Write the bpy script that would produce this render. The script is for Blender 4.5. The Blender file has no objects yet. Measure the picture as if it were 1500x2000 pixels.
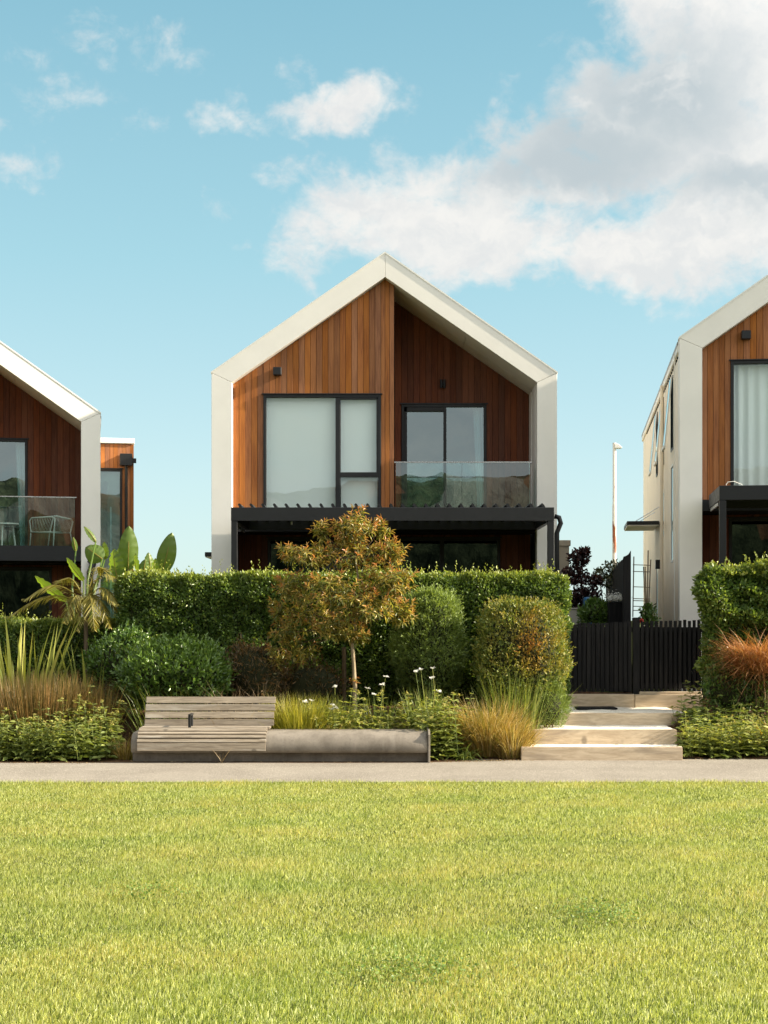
import bpy, bmesh, math, random
import numpy as np
from mathutils import Vector, Matrix

random.seed(7)
RNG = np.random.default_rng(7)
sc = bpy.context.scene
COL = sc.collection
rad = math.radians

# ------------------------------------------------------------------ camera, sky, sun, exposure
FPX = 2940.0                 # focal length in photo pixels (53 mm on a 36 mm frame)
CH = 2.07                    # camera height above the path
HY = 1210.0                  # horizon row in the photograph
cam = bpy.data.cameras.new('camera')
cam.sensor_fit = 'AUTO'; cam.sensor_width = 36.0
cam.lens = FPX / 2000.0 * 36.0
cam.shift_y = (HY - 1000.0) / 2000.0
cam.clip_start = 0.1; cam.clip_end = 3000
camo = bpy.data.objects.new('camera', cam); COL.objects.link(camo)
camo.location = (0, 0, CH); camo.rotation_euler = (rad(90), 0, 0)
sc.camera = camo

SUN = Vector((1.0, -0.074, 0.48)).normalized()      # direction towards the sun
elev = math.asin(SUN.z)
azim = math.atan2(SUN.x, SUN.y)                       # clockwise from +Y
sl = bpy.data.lights.new('sun', 'SUN'); sl.energy = 4.6; sl.angle = rad(0.55); sl.color = (1.0, 0.87, 0.68)
so = bpy.data.objects.new('sun', sl); COL.objects.link(so)
so.rotation_euler = (-SUN).to_track_quat('-Z', 'Y').to_euler()
so.location = (30, -5, 30)

sc.view_settings.view_transform = 'Standard'
sc.view_settings.look = 'None'
sc.view_settings.gamma = 1.0
EXPO = 1.5
sc.view_settings.exposure = EXPO
SKY_STRENGTH = 0.10

def W(px, py, D):
    return Vector(((px - 750.0) * D / FPX, D, CH - (py - HY) * D / FPX))

# ------------------------------------------------------------------ node helpers
class NT:
    def __init__(s, tree): s.t = tree; s.n = tree.nodes; s.l = tree.links
    def new(s, typ, **kw):
        n = s.n.new(typ)
        for k, v in kw.items():
            setattr(n, k, v)
        return n
    def link(s, a, b): s.l.new(a, b)
    def put(s, sock, v):
        if isinstance(v, bpy.types.NodeSocket): s.l.new(v, sock)
        else: sock.default_value = v
    def math(s, op, a, b=0.0, c=None, clamp=False):
        n = s.new('ShaderNodeMath', operation=op); n.use_clamp = clamp
        s.put(n.inputs[0], a); s.put(n.inputs[1], b)
        if c is not None: s.put(n.inputs[2], c)
        return n.outputs[0]
    def vmath(s, op, a, b=(0, 0, 0)):
        n = s.new('ShaderNodeVectorMath', operation=op)
        s.put(n.inputs[0], a); s.put(n.inputs[1], b)
        return n.outputs[1] if op in ('LENGTH', 'DISTANCE', 'DOT_PRODUCT') else n.outputs[0]
    def noise(s, vec, scale, detail=4.0, rough=0.55, dist=0.0):
        n = s.new('ShaderNodeTexNoise')
        if vec is not None: s.link(vec, n.inputs['Vector'])
        n.inputs['Scale'].default_value = scale; n.inputs['Detail'].default_value = detail
        n.inputs['Roughness'].default_value = rough; n.inputs['Distortion'].default_value = dist
        return n.outputs[0]
    def smooth(s, v, a, b, lo=0.0, hi=1.0):
        n = s.new('ShaderNodeMapRange', interpolation_type='SMOOTHSTEP')
        s.put(n.inputs[0], v); n.inputs[1].default_value = a; n.inputs[2].default_value = b
        n.inputs[3].default_value = lo; n.inputs[4].default_value = hi
        return n.outputs[0]
    def lin(s, v, a, b, lo=0.0, hi=1.0):
        n = s.new('ShaderNodeMapRange')
        s.put(n.inputs[0], v); n.inputs[1].default_value = a; n.inputs[2].default_value = b
        n.inputs[3].default_value = lo; n.inputs[4].default_value = hi
        return n.outputs[0]
    def mix(s, f, a, b, blend='MIX'):
        n = s.new('ShaderNodeMix', data_type='RGBA', blend_type=blend)
        s.put(n.inputs[0], f)
        s.put(n.inputs[6], a if isinstance(a, bpy.types.NodeSocket) else (*a, 1) if len(a) == 3 else a)
        s.put(n.inputs[7], b if isinstance(b, bpy.types.NodeSocket) else (*b, 1) if len(b) == 3 else b)
        return n.outputs[2]
    def ramp(s, f, stops):
        n = s.new('ShaderNodeValToRGB'); e = n.color_ramp.elements
        while len(e) > 1: e.remove(e[0])
        e[0].position = stops[0][0]; e[0].color = (*stops[0][1], 1)
        for p, c in stops[1:]:
            k = e.new(p); k.color = (*c, 1)
        s.put(n.inputs[0], f)
        return n.outputs[0]
    def scale(s, vec, v):
        return s.vmath('MULTIPLY', vec, v)

# ------------------------------------------------------------------ world: sky with drifting cloud
world = bpy.data.worlds.new('World'); sc.world = world; world.use_nodes = True
world.cycles.sampling_method = 'MANUAL'; world.cycles.sample_map_resolution = 512
sc.cycles.max_bounces = 7; sc.cycles.diffuse_bounces = 3; sc.cycles.glossy_bounces = 3; sc.cycles.transmission_bounces = 4; sc.cycles.transparent_max_bounces = 10
sc.cycles.caustics_reflective = False; sc.cycles.caustics_refractive = False
w = NT(world.node_tree); w.n.clear()
sky = w.new('ShaderNodeTexSky'); sky.sky_type = 'NISHITA'; sky.sun_disc = False
sky.sun_elevation = elev; sky.sun_rotation = azim
sky.altitude = 10; sky.air_density = 1.0; sky.dust_density = 0.6; sky.ozone_density = 1.0
dirv = w.vmath('NORMALIZE', w.new('ShaderNodeTexCoord').outputs['Generated'])
sep = w.new('ShaderNodeSeparateXYZ'); w.link(dirv, sep.inputs[0])
# film-like teal balance of the blue
skyc = w.mix(1.0, sky.outputs[0], (0.98, 1.10, 1.0), 'MULTIPLY')
def sdir(px, py): return Vector(((px - 750) / FPX, 1, (HY - py) / FPX)).normalized()
blobs = [  # px, py, half-width px, half-height px, weight
    (1340, 40, 170, 150, 1.35), (1300, 230, 260, 150, 1.5), (1480, 180, 260, 260, 1.5), (1040, 330, 210, 95, 1.35),
    (740, 430, 190, 110, 1.15), (940, 450, 260, 115, 1.4), (1190, 480, 260, 88, 1.4), (1430, 430, 220, 140, 1.4), (860, 330, 130, 75, 1.0),
    (610, 520, 120, 60, .72), (650, 207, 150, 58, 1.15), (560, 225, 110, 35, .62), (545, 337, 85, 42, .80), (180, 68, 66, 56, .54), (298, 102, 85, 50, .56),
    (385, 128, 65, 42, .52), (30, 287, 95, 50, .72), (105, 195, 95, 35, .36), (585, 110, 50, 60, .56), (475, 400, 80, 45, .50), (430, 255, 70, 28, .58), (50, 120, 70, 35, .30), (690, 145, 50, 30, .5), (250, 270, 70, 40, .5), (195, 405, 50, 40, .5)]
def nvec(scale, detail):
    n = w.new('ShaderNodeTexNoise'); w.link(dirv, n.inputs['Vector']); n.inputs['Scale'].default_value = scale; n.inputs['Detail'].default_value = detail
    n.inputs['Roughness'].default_value = 0.6
    return w.vmath('SUBTRACT', n.outputs['Color'], (0.5, 0.5, 0.5))
wdir = w.vmath('ADD', dirv, w.scale(nvec(15.0, 5.0), (0.085, 0.085, 0.075)))
mask = None
for px, py, a, b, wt in blobs:
    c = sdir(px, py)
    v = w.vmath('MULTIPLY', w.vmath('SUBTRACT', wdir, tuple(c)), (FPX / a, FPX / a * 0.6, FPX / b))
    m = w.smooth(w.vmath('LENGTH', v), 1.5, 0.25, 0.0, wt)
    mask = m if mask is None else w.math('MAXIMUM', mask, m)
# out of view: added cloud, nearly unbroken and whiter, to raise the fill light
back = w.smooth(sep.outputs[1], 0.88, 0.70)
gen = w.math('MULTIPLY', w.smooth(w.noise(w.scale(dirv, (1, 1, 1.8)), 2.6, 2.0, 0.5), 0.30, 0.42, 0.0, 1.3), back)
mask = w.math('MAXIMUM', mask, gen)
fbm = w.noise(w.scale(dirv, (1, 1, 1.35)), 19.0, 7.0, 0.60, 0.35)
fine = w.noise(w.scale(dirv, (1, 1, 1.3)), 75.0, 4.0, 0.62, 0.5)
dens = w.math('ADD', mask, w.math('MULTIPLY', w.math('SUBTRACT', fbm, 0.5), 2.3))
dens = w.math('ADD', dens, w.math('MULTIPLY', w.math('SUBTRACT', fine, 0.5), 0.75))
alpha = w.smooth(dens, 0.30, 1.30)
alpha = w.math('MULTIPLY', alpha, w.smooth(mask, 0.02, 0.3))
# thick grey bases of the bank
def blobmask(px, py, a, b):
    c = sdir(px, py)
    v = w.vmath('MULTIPLY', w.vmath('SUBTRACT', wdir, tuple(c)), (FPX / a, FPX / a * .6, FPX / b))
    return w.smooth(w.vmath('LENGTH', v), 1.3, 0.15)
g = w.math('MAXIMUM', blobmask(1120, 295, 260, 95), blobmask(1290, 190, 220, 130))
g = w.math('MAXIMUM', g, w.math('MULTIPLY', blobmask(1430, 350, 150, 60), 0.9))
g = w.math('MAXIMUM', g, w.math('MULTIPLY', back, 0.12))
gn = w.noise(w.scale(wdir, (1, 1, 1.6)), 22.0, 3.0, 0.55)
grey = w.math('MULTIPLY', g, w.smooth(gn, 0.12, 0.50), clamp=True)
puff = w.smooth(w.noise(w.scale(wdir, (1, 1, 1.4)), 34.0, 4.0, 0.55), 0.30, 0.68)
K = 1.0 / (SKY_STRENGTH * 2 ** EXPO)
CL = 0.93
cwhite = w.mix(puff, tuple(CL * K * q for q in (0.86, 0.875, 0.875)), tuple(CL * K * q for q in (1.0, 0.985, 0.95)))
ccol = w.mix(grey, cwhite, tuple(CL * K * q for q in (0.59, 0.665, 0.70)))
# thin veil of milky air towards the horizon
SKY_TOP, SKY_MID, SKY_LOW = (0.215, 0.485, 0.595), (0.365, 0.640, 0.715), (0.605, 0.77, 0.83)
grad = w.ramp(w.lin(sep.outputs[2], 0.0, 0.42), [(0.0, SKY_LOW), (0.22, (0.545, 0.735, 0.80)), (0.55, SKY_MID), (1.0, SKY_TOP)])
air = w.mix(1.0, grad, (K, K, K), 'MULTIPLY')
skyc = w.mix(0.82, skyc, air)
# cloud brightens towards the sun, boosted mostly out of view as added fill light
sd = w.vmath('DOT_PRODUCT', dirv, tuple(SUN))
lit = w.smooth(sd, 0.22, 1.0, 1.0, 3.4)
ccol = w.mix(1.0, ccol, lit, 'MULTIPLY')
final = w.mix(w.math('MULTIPLY', alpha, 0.97), skyc, ccol)
bg = w.new('ShaderNodeBackground'); bg.inputs[1].default_value = SKY_STRENGTH
w.link(final, bg.inputs[0])
wo = w.new('ShaderNodeOutputWorld'); w.link(bg.outputs[0], wo.inputs[0])

# ------------------------------------------------------------------ materials
MATS = {}
def material(name):
    m = bpy.data.materials.new(name); m.use_nodes = True
    t = NT(m.node_tree); t.n.clear()
    out = t.new('ShaderNodeOutputMaterial'); MATS[name] = m
    return m, t, out
def principled(t, out, col, rough=0.5, metal=0.0, spec=0.5, bump=None, bdist=0.01, bstr=0.5):
    p = t.new('ShaderNodeBsdfPrincipled')
    t.put(p.inputs['Base Color'], (*col, 1) if isinstance(col, tuple) and len(col) == 3 else col)
    t.put(p.inputs['Roughness'], rough); t.put(p.inputs['Metallic'], metal)
    p.inputs['Specular IOR Level'].default_value = spec
    if bump is not None:
        b = t.new('ShaderNodeBump'); b.inputs['Distance'].default_value = bdist; b.inputs['Strength'].default_value = bstr
        t.link(bump, b.inputs['Height']); t.link(b.outputs[0], p.inputs['Normal'])
    if out is not None: t.link(p.outputs[0], out.inputs[0])
    return p
def objco(t): return t.new('ShaderNodeTexCoord').outputs['Object']
def worldco(t): return t.new('ShaderNodeNewGeometry').outputs['Position']
def objrand(t): return t.new('ShaderNodeObjectInfo').outputs['Random']
def isl(t): return t.new('ShaderNodeNewGeometry').outputs['Random Per Island']

def m_paint(name, col, rough=0.45, var=0.06, spec=0.5, dirt=0.0, metal=0.0):
    m, t, o = material(name)
    co = worldco(t)
    n = t.noise(co, 1.7, 5, 0.6)
    c = t.mix(t.smooth(n, 0.3, 0.7), tuple(q * (1 - var) for q in col), tuple(min(1, q * (1 + var)) for q in col))
    if dirt:
        st = t.noise(t.scale(co, (9, 9, 0.7)), 1.0, 5, 0.65)
        c = t.mix(t.math('MULTIPLY', t.smooth(st, 0.55, 0.8), dirt), c, tuple(q * 0.55 for q in col))
    r = t.lin(t.noise(co, 14, 3), 0.3, 0.7, rough - 0.08, rough + 0.08)
    principled(t, o, c, r, metal, spec)
    return m
m_paint('cream_metal', (0.88, 0.855, 0.79), 0.5, 0.025, 0.4, 0.06)
m_paint('cream_side', (0.88, 0.78, 0.62), 0.5, 0.04, 0.4, 0.10)
m_paint('grey_render', (0.42, 0.39, 0.33), 0.85, 0.06, 0.2, 0.2)
m_paint('black_metal', (0.0105, 0.0115, 0.0135), 0.42, 0.12, 0.4)
m_paint('black_matte', (0.012, 0.012, 0.013), 0.8, 0.2, 0.2)
m_paint('white_metal', (0.82, 0.81, 0.76), 0.4, 0.03)
m_paint('steel', (0.62, 0.63, 0.63), 0.28, 0.03, metal=1.0)
m_paint('roof_metal', (0.30, 0.29, 0.27), 0.45, 0.06)
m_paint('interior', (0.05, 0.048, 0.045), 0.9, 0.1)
m_paint('blue_plastic', (0.02, 0.14, 0.32), 0.5, 0.1)

def m_cedar(name, base, dark, orange):
    m, t, o = material(name)
    co = worldco(t); r = objrand(t)
    off = t.new('ShaderNodeCombineXYZ'); t.put(off.inputs[2], t.math('MULTIPLY', r, 37.0)); t.put(off.inputs[0], t.math('MULTIPLY', r, 11.0))
    v = t.vmath('ADD', co, off.outputs[0])
    grain = t.noise(t.scale(v, (55, 55, 2.2)), 1.0, 5, 0.65, 0.6)
    fine = t.noise(t.scale(v, (220, 220, 9)), 1.0, 3, 0.6)
    blot = t.noise(t.scale(v, (3, 3, 0.8)), 1.0, 3, 0.5)
    c = t.mix(t.smooth(grain, 0.3, 0.72), dark, base)
    c = t.mix(t.math('MULTIPLY', t.smooth(blot, 0.35, 0.7), 0.55), c, orange)
    c = t.mix(t.math('MULTIPLY', t.smooth(fine, 0.55, 0.8), 0.35), c, dark)
    val = t.lin(r, 0, 1, 0.78, 1.18)
    hs = t.new('ShaderNodeHueSaturation'); t.link(val, hs.inputs['Value']); t.link(c, hs.inputs['Color'])
    t.put(hs.inputs['Saturation'], t.lin(t.math('FRACT', t.math('MULTIPLY', r, 7.3)), 0, 1, 0.9, 1.08))
    h = t.math('ADD', grain, t.math('MULTIPLY', fine, 0.5))
    principled(t, o, hs.outputs[0], 0.62, 0, 0.25, h, 0.002, 0.6)
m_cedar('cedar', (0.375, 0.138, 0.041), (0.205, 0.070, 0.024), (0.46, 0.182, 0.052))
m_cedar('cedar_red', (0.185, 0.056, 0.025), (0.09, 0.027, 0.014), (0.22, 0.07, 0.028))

def m_weathered(name, c1, c2, c3, ax=(2.2, 60, 60), rough=0.85):
    m, t, o = material(name)
    co = worldco(t); r = objrand(t)
    off = t.new('ShaderNodeCombineXYZ'); t.put(off.inputs[0], t.math('MULTIPLY', r, 23.0)); t.put(off.inputs[2], t.math('MULTIPLY', r, 5.0))
    v = t.vmath('ADD', co, off.outputs[0])
    g1 = t.noise(t.scale(v, ax), 1.0, 6, 0.65, 0.8)
    b = t.noise(t.scale(v, tuple(q * 0.22 for q in ax)), 1.0, 4, 0.6, 1.2)
    c = t.mix(t.smooth(g1, 0.3, 0.7), c2, c1)
    c = t.mix(t.math('MULTIPLY', t.smooth(b, 0.52, 0.72), 0.75), c, c3)
    kn = t.new('ShaderNodeTexVoronoi'); kn.inputs['Scale'].default_value = 1.0
    t.link(t.scale(v, (ax[0] * 0.8, ax[1] * 0.06, ax[2] * 0.09)), kn.inputs['Vector'])
    c = t.mix(t.math('MULTIPLY', t.smooth(kn.outputs[0], 0.13, 0.05), 0.6), c, tuple(q * 0.25 for q in c2))
    val = t.lin(r, 0, 1, 0.82, 1.15)
    hs = t.new('ShaderNodeHueSaturation'); t.link(val, hs.inputs['Value']); t.link(c, hs.inputs['Color'])
    principled(t, o, hs.outputs[0], rough, 0, 0.2, g1, 0.004, 0.7)
m_weathered('bench_timber', (0.36, 0.305, 0.235), (0.20, 0.165, 0.125), (0.47, 0.435, 0.375), (3.0, 34, 34))
m_weathered('step_timber', (0.62, 0.51, 0.37), (0.44, 0.345, 0.24), (0.26, 0.21, 0.16), (2.6, 15, 15))
m_weathered('black_timber', (0.020, 0.019, 0.019), (0.009, 0.009, 0.010), (0.034, 0.031, 0.029), (30, 30, 1.6))
m_weathered('stake_timber', (0.20, 0.15, 0.10), (0.10, 0.075, 0.05), (0.15, 0.12, 0.09), (40, 40, 2))

def m_concrete():
    m, t, o = material('bench_concrete')
    co = worldco(t)
    a = t.noise(co, 3.0, 6, 0.65); b = t.noise(co, 26, 5, 0.7); c0 = t.noise(t.scale(co, (5, 1, 0.5)), 1.6, 4, 0.6)
    c = t.mix(t.smooth(a, 0.3, 0.7), (0.145, 0.126, 0.102), (0.245, 0.216, 0.178))
    c = t.mix(t.math('MULTIPLY', t.smooth(c0, 0.5, 0.75), 0.5), c, (0.30, 0.27, 0.23))
    c = t.mix(t.math('MULTIPLY', t.smooth(b, 0.5, 0.75), 0.35), c, (0.06, 0.053, 0.045))
    vo = t.new('ShaderNodeTexVoronoi'); vo.inputs['Scale'].default_value = 38; t.link(co, vo.inputs['Vector'])
    pits = t.smooth(vo.outputs[0], 0.10, 0.2)
    principled(t, o, c, 0.75, 0, 0.3, t.math('ADD', b, t.math('MULTIPLY', pits, 0.3)), 0.004, 0.5)
m_concrete()

def m_path():
    m, t, o = material('path_asphalt')
    co = worldco(t)
    vo = t.new('ShaderNodeTexVoronoi'); vo.inputs['Scale'].default_value = 90; t.link(co, vo.inputs['Vector'])
    a = t.noise(co, 0.9, 5, 0.6); b = t.noise(co, 120, 3, 0.7)
    c = t.mix(t.smooth(a, 0.3, 0.7), (0.205, 0.182, 0.150), (0.262, 0.235, 0.195))
    sepc = t.new('ShaderNodeSeparateColor'); t.link(vo.outputs['Color'], sepc.inputs[0])
    c = t.mix(t.math('MULTIPLY', t.smooth(sepc.outputs[0], 0.7, 1.0), 0.6), c, (0.50, 0.46, 0.39))
    c = t.mix(t.math('MULTIPLY', t.smooth(sepc.outputs[1], 0.75, 1.0), 0.6), c, (0.13, 0.115, 0.095))
    principled(t, o, c, 0.9, 0, 0.2, t.math('ADD', vo.outputs[0], b), 0.004, 0.6)
m_path()
def m_gravel(name, c1, c2, c3, sc_=70):
    m, t, o = material(name)
    co = worldco(t)
    vo = t.new('ShaderNodeTexVoronoi'); vo.inputs['Scale'].default_value = sc_; t.link(co, vo.inputs['Vector'])
    sepc = t.new('ShaderNodeSeparateColor'); t.link(vo.outputs['Color'], sepc.inputs[0])
    c = t.mix(sepc.outputs[0], c1, c2)
    c = t.mix(t.math('MULTIPLY', t.smooth(t.noise(co, 4, 4), 0.5, 0.75), 0.5), c, c3)
    principled(t, o, c, 0.9, 0, 0.2, vo.outputs[0], 0.008, 0.6)
m_gravel('pale_gravel', (0.66, 0.60, 0.50), (0.86, 0.81, 0.71), (0.74, 0.67, 0.56), 80)
m_gravel('bark_mulch', (0.045, 0.026, 0.014), (0.14, 0.075, 0.036), (0.05, 0.033, 0.02), 34)

def m_ground():
    m, t, o = material('turf_ground')
    co = worldco(t)
    a = t.noise(co, 1.3, 5, 0.6); b = t.noise(t.scale(co, (30, 12, 1)), 2.0, 4, 0.7)
    c = t.mix(t.smooth(a, 0.3, 0.7), (0.050, 0.066, 0.013), (0.080, 0.090, 0.022))
    c = t.mix(t.math('MULTIPLY', t.smooth(b, 0.45, 0.7), 0.7), c, (0.028, 0.032, 0.009))
    principled(t, o, c, 0.95, 0, 0.1, b, 0.02, 0.6)
m_ground()

def m_leaf(name, stops, trans=0.35, rough=0.45, tcol=None, tint=None, spec=0.5, patch=None):
    """stops: colour ramp over the per-leaf random; tint: colour reached where the leaf's 'tint' attribute is 1 (young leaves, painted sun tones, dry lawn blades)"""
    m, t, o = material(name)
    r = isl(t)
    c = t.ramp(r, stops)
    if patch:
        pn = t.smooth(t.noise(worldco(t), patch[1], 3, 0.6), 0.45, 0.68)
        c = t.mix(t.math('MULTIPLY', pn, patch[2]), c, patch[0])
    if tint:
        at = t.new('ShaderNodeAttribute'); at.attribute_name = 'tint'
        c = t.mix(at.outputs['Fac'], c, tint)
    p = principled(t, None, c, rough, 0, spec)
    tr = t.new('ShaderNodeBsdfTranslucent')
    t.link(t.mix(1.0, c, tcol or (1.5, 1.45, 0.7), 'MULTIPLY'), tr.inputs[0])
    ms = t.new('ShaderNodeMixShader'); ms.inputs[0].default_value = trans
    t.link(p.outputs[0], ms.inputs[1]); t.link(tr.outputs[0], ms.inputs[2]); t.link(ms.outputs[0], o.inputs[0])
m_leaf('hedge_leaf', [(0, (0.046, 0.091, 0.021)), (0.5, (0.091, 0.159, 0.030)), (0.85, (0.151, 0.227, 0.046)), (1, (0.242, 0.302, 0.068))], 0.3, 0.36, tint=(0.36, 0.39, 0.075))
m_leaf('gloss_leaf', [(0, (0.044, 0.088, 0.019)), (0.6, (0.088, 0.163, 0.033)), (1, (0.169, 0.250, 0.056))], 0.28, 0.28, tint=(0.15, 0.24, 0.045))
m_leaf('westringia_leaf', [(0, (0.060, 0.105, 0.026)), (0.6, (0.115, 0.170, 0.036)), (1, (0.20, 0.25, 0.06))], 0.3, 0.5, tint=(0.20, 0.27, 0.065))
m_leaf('turning_leaf', [(0, (0.080, 0.135, 0.026)), (0.6, (0.165, 0.215, 0.038)), (1, (0.32, 0.32, 0.075))], 0.3, 0.5, tint=(0.46, 0.21, 0.04))
m_leaf('copper_leaf', [(0, (0.085, 0.110, 0.024)), (0.35, (0.175, 0.200, 0.040)), (0.7, (0.30, 0.275, 0.060)), (1, (0.44, 0.34, 0.10))], 0.36, 0.33, tint=(0.50, 0.17, 0.070))
m_leaf('sage_leaf', [(0, (0.077, 0.119, 0.028)), (0.5, (0.154, 0.210, 0.048)), (1, (0.266, 0.308, 0.084))], 0.32, 0.6, tint=(0.336, 0.350, 0.084))
m_leaf('sage_flower', [(0, (0.28, 0.27, 0.06)), (1, (0.42, 0.38, 0.12))], 0.3, 0.7)
m_leaf('white_petal', [(0, (0.75, 0.75, 0.70)), (1, (0.85, 0.84, 0.8))], 0.4, 0.6, tcol=(1, 1, 1))
m_leaf('green_blade', [(0, (0.088, 0.135, 0.027)), (0.6, (0.176, 0.230, 0.043)), (1, (0.311, 0.324, 0.081))], 0.35, 0.45)
m_leaf('yellow_blade', [(0, (0.169, 0.195, 0.026)), (0.6, (0.325, 0.312, 0.039)), (1, (0.468, 0.403, 0.072))], 0.4, 0.5)
m_leaf('flax_blade', [(0, (0.130, 0.163, 0.033)), (0.6, (0.247, 0.260, 0.055)), (1, (0.390, 0.364, 0.098))], 0.3, 0.6, spec=.25)
m_leaf('gold_blade', [(0, (0.20, 0.14, 0.02)), (1, (0.46, 0.31, 0.03))], 0.35, 0.45)
m_leaf('orange_sedge', [(0, (0.15, 0.17, 0.035)), (0.35, (0.32, 0.235, 0.06)), (0.75, (0.46, 0.31, 0.10)), (1, (0.62, 0.52, 0.29))], 0.35, 0.5)
m_leaf('rust_sedge', [(0, (0.213, 0.088, 0.031)), (0.6, (0.425, 0.181, 0.062)), (1, (0.600, 0.338, 0.163))], 0.3, 0.55)
m_leaf('restio_stem', [(0, (0.066, 0.060, 0.017)), (0.5, (0.156, 0.114, 0.030)), (0.9, (0.264, 0.144, 0.042)), (1, (0.360, 0.204, 0.084))], 0.2, 0.5)
m_leaf('dry_stem', [(0, (0.15, 0.10, 0.05)), (1, (0.36, 0.27, 0.15))], 0.2, 0.6)
m_leaf('bronze_twig', [(0, (0.05, 0.04, 0.015)), (0.6, (0.10, 0.065, 0.022)), (1, (0.19, 0.10, 0.03))], 0.25, 0.5)
m_leaf('palm_leaf', [(0, (0.163, 0.163, 0.031)), (0.6, (0.275, 0.237, 0.050)), (1, (0.413, 0.325, 0.106))], 0.35, 0.45)
m_leaf('banana_leaf', [(0, (0.091, 0.156, 0.029)), (1, (0.137, 0.208, 0.039))], 0.42, 0.38, tcol=(2.0, 1.9, 0.6))
m_leaf('purple_leaf', [(0, (0.022, 0.010, 0.012)), (0.7, (0.05, 0.02, 0.024)), (1, (0.09, 0.04, 0.04))], 0.25, 0.45)
m_leaf('grey_leaf', [(0, (0.05, 0.07, 0.035)), (1, (0.14, 0.16, 0.09))], 0.25, 0.5)
m_leaf('rose_petal', [(0, (0.62, 0.12, 0.09)), (1, (0.75, 0.22, 0.14))], 0.35, 0.6, tcol=(1.2, 1, 1))
m_leaf('lawn_blade', [(0, (0.060, 0.095, 0.012)), (0.2, (0.130, 0.180, 0.028)), (0.5, (0.290, 0.350, 0.080)), (0.8, (0.500, 0.551, 0.185)), (1, (0.800, 0.816, 0.430))], 0.42, 0.45,
       patch=((0.160, 0.265, 0.040), 0.8, 0.34), tint=(0.480, 0.435, 0.150))
m_leaf('clover_leaf', [(0, (0.09, 0.16, 0.03)), (0.6, (0.16, 0.25, 0.045)), (1, (0.26, 0.34, 0.08))], 0.35, 0.5)
m_leaf('tree_mass', [(0, (0.03, 0.045, 0.018)), (0.6, (0.07, 0.09, 0.035)), (1, (0.16, 0.15, 0.08))], 0.25, 0.6, patch=((0.20, 0.15, 0.10), 0.12, 0.6))

def m_hill():
    m, t, o = material('hillside'); co = worldco(t)
    a = t.noise(co, .9, 5, .65); b = t.noise(co, .22, 3, .5); vo = t.new('ShaderNodeTexVoronoi'); vo.inputs['Scale'].default_value = .28; t.link(t.scale(co, (1, .3, 1.6)), vo.inputs['Vector'])
    c = t.mix(t.smooth(a, .35, .65), (.018, .026, .014), (.065, .078, .04))
    sc_ = t.new('ShaderNodeSeparateColor'); t.link(vo.outputs['Color'], sc_.inputs[0])
    c = t.mix(t.math('MULTIPLY', t.smooth(sc_.outputs[0], .62, .72), .8), c, (.20, .18, .16))
    c = t.mix(t.math('MULTIPLY', t.smooth(sc_.outputs[1], .75, .82), .6), c, (.20, .09, .05))
    principled(t, o, c, .95, 0, .1, a, .3, .8)
m_hill()
def m_bark(name, c1, c2):
    m, t, o = material(name)
    co = worldco(t)
    a = t.noise(t.scale(co, (30, 30, 7)), 1.0, 5, 0.65, 0.8)
    principled(t, o, t.mix(t.smooth(a, 0.35, 0.65), c1, c2), 0.85, 0, 0.2, a, 0.004, 0.7)
m_bark('pale_bark', (0.17, 0.13, 0.08), (0.36, 0.30, 0.20))
m_bark('brown_bark', (0.06, 0.042, 0.025), (0.13, 0.09, 0.055))
m_bark('twig_mass', (0.018, 0.022, 0.009), (0.035, 0.036, 0.015))

def m_glass(name, tint, refl, rough=0.0):
    m, t, o = material(name)
    lw = t.new('ShaderNodeFresnel'); lw.inputs[0].default_value = 1.5
    gl = t.new('ShaderNodeBsdfGlossy'); gl.inputs['Color'].default_value = (0.80, 0.95, 0.97, 1); gl.inputs['Roughness'].default_value = rough
    co = worldco(t)
    b = t.new('ShaderNodeBump'); b.inputs['Distance'].default_value = 0.02; b.inputs['Strength'].default_value = 0.035
    t.link(t.noise(co, 1.1, 2), b.inputs['Height']); t.link(b.outputs[0], gl.inputs['Normal'])
    tr = t.new('ShaderNodeBsdfTransparent'); tr.inputs[0].default_value = (*tint, 1)
    f = t.math('ADD', t.math('MULTIPLY', lw.outputs[0], 1.0), refl, clamp=True)
    # the pane reflects once, at its outer face
    f = t.math('MULTIPLY', f, t.math('SUBTRACT', 1.0, t.new('ShaderNodeNewGeometry').outputs['Backfacing']))
    ms = t.new('ShaderNodeMixShader'); t.link(f, ms.inputs[0]); t.link(tr.outputs[0], ms.inputs[1]); t.link(gl.outputs[0], ms.inputs[2])
    t.link(ms.outputs[0], o.inputs[0])
m_glass('window_glass', (0.70, 0.86, 0.88), 0.24)
m_glass('blind_glass', (0.97, 1.0, 0.99), 0.10)
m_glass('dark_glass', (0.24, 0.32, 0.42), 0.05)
m_glass('balustrade_glass', (0.84, 0.93, 0.91), 0.15)
def m_blind(name, col):
    m, t, o = material(name)
    p = principled(t, None, col, 0.9, 0, 0.1)
    tr = t.new('ShaderNodeBsdfTranslucent'); tr.inputs[0].default_value = (*col, 1)
    ms = t.new('ShaderNodeMixShader'); ms.inputs[0].default_value = 0.06
    t.link(p.outputs[0], ms.inputs[1]); t.link(tr.outputs[0], ms.inputs[2]); t.link(ms.outputs[0], o.inputs[0])
m_blind('blind_fabric', (0.95, 0.97, 0.95))
m_blind('curtain_fabric', (0.90, 0.92, 0.89))
def m_rust():
    m, t, o = material('rusty_white')
    co = worldco(t)
    a = t.noise(t.scale(co, (4, 4, 0.9)), 1.4, 5, 0.6)
    c = t.mix(t.smooth(a, 0.56, 0.66), (0.80, 0.78, 0.74), (0.32, 0.10, 0.04))
    principled(t, o, c, 0.6)
m_rust()

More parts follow.
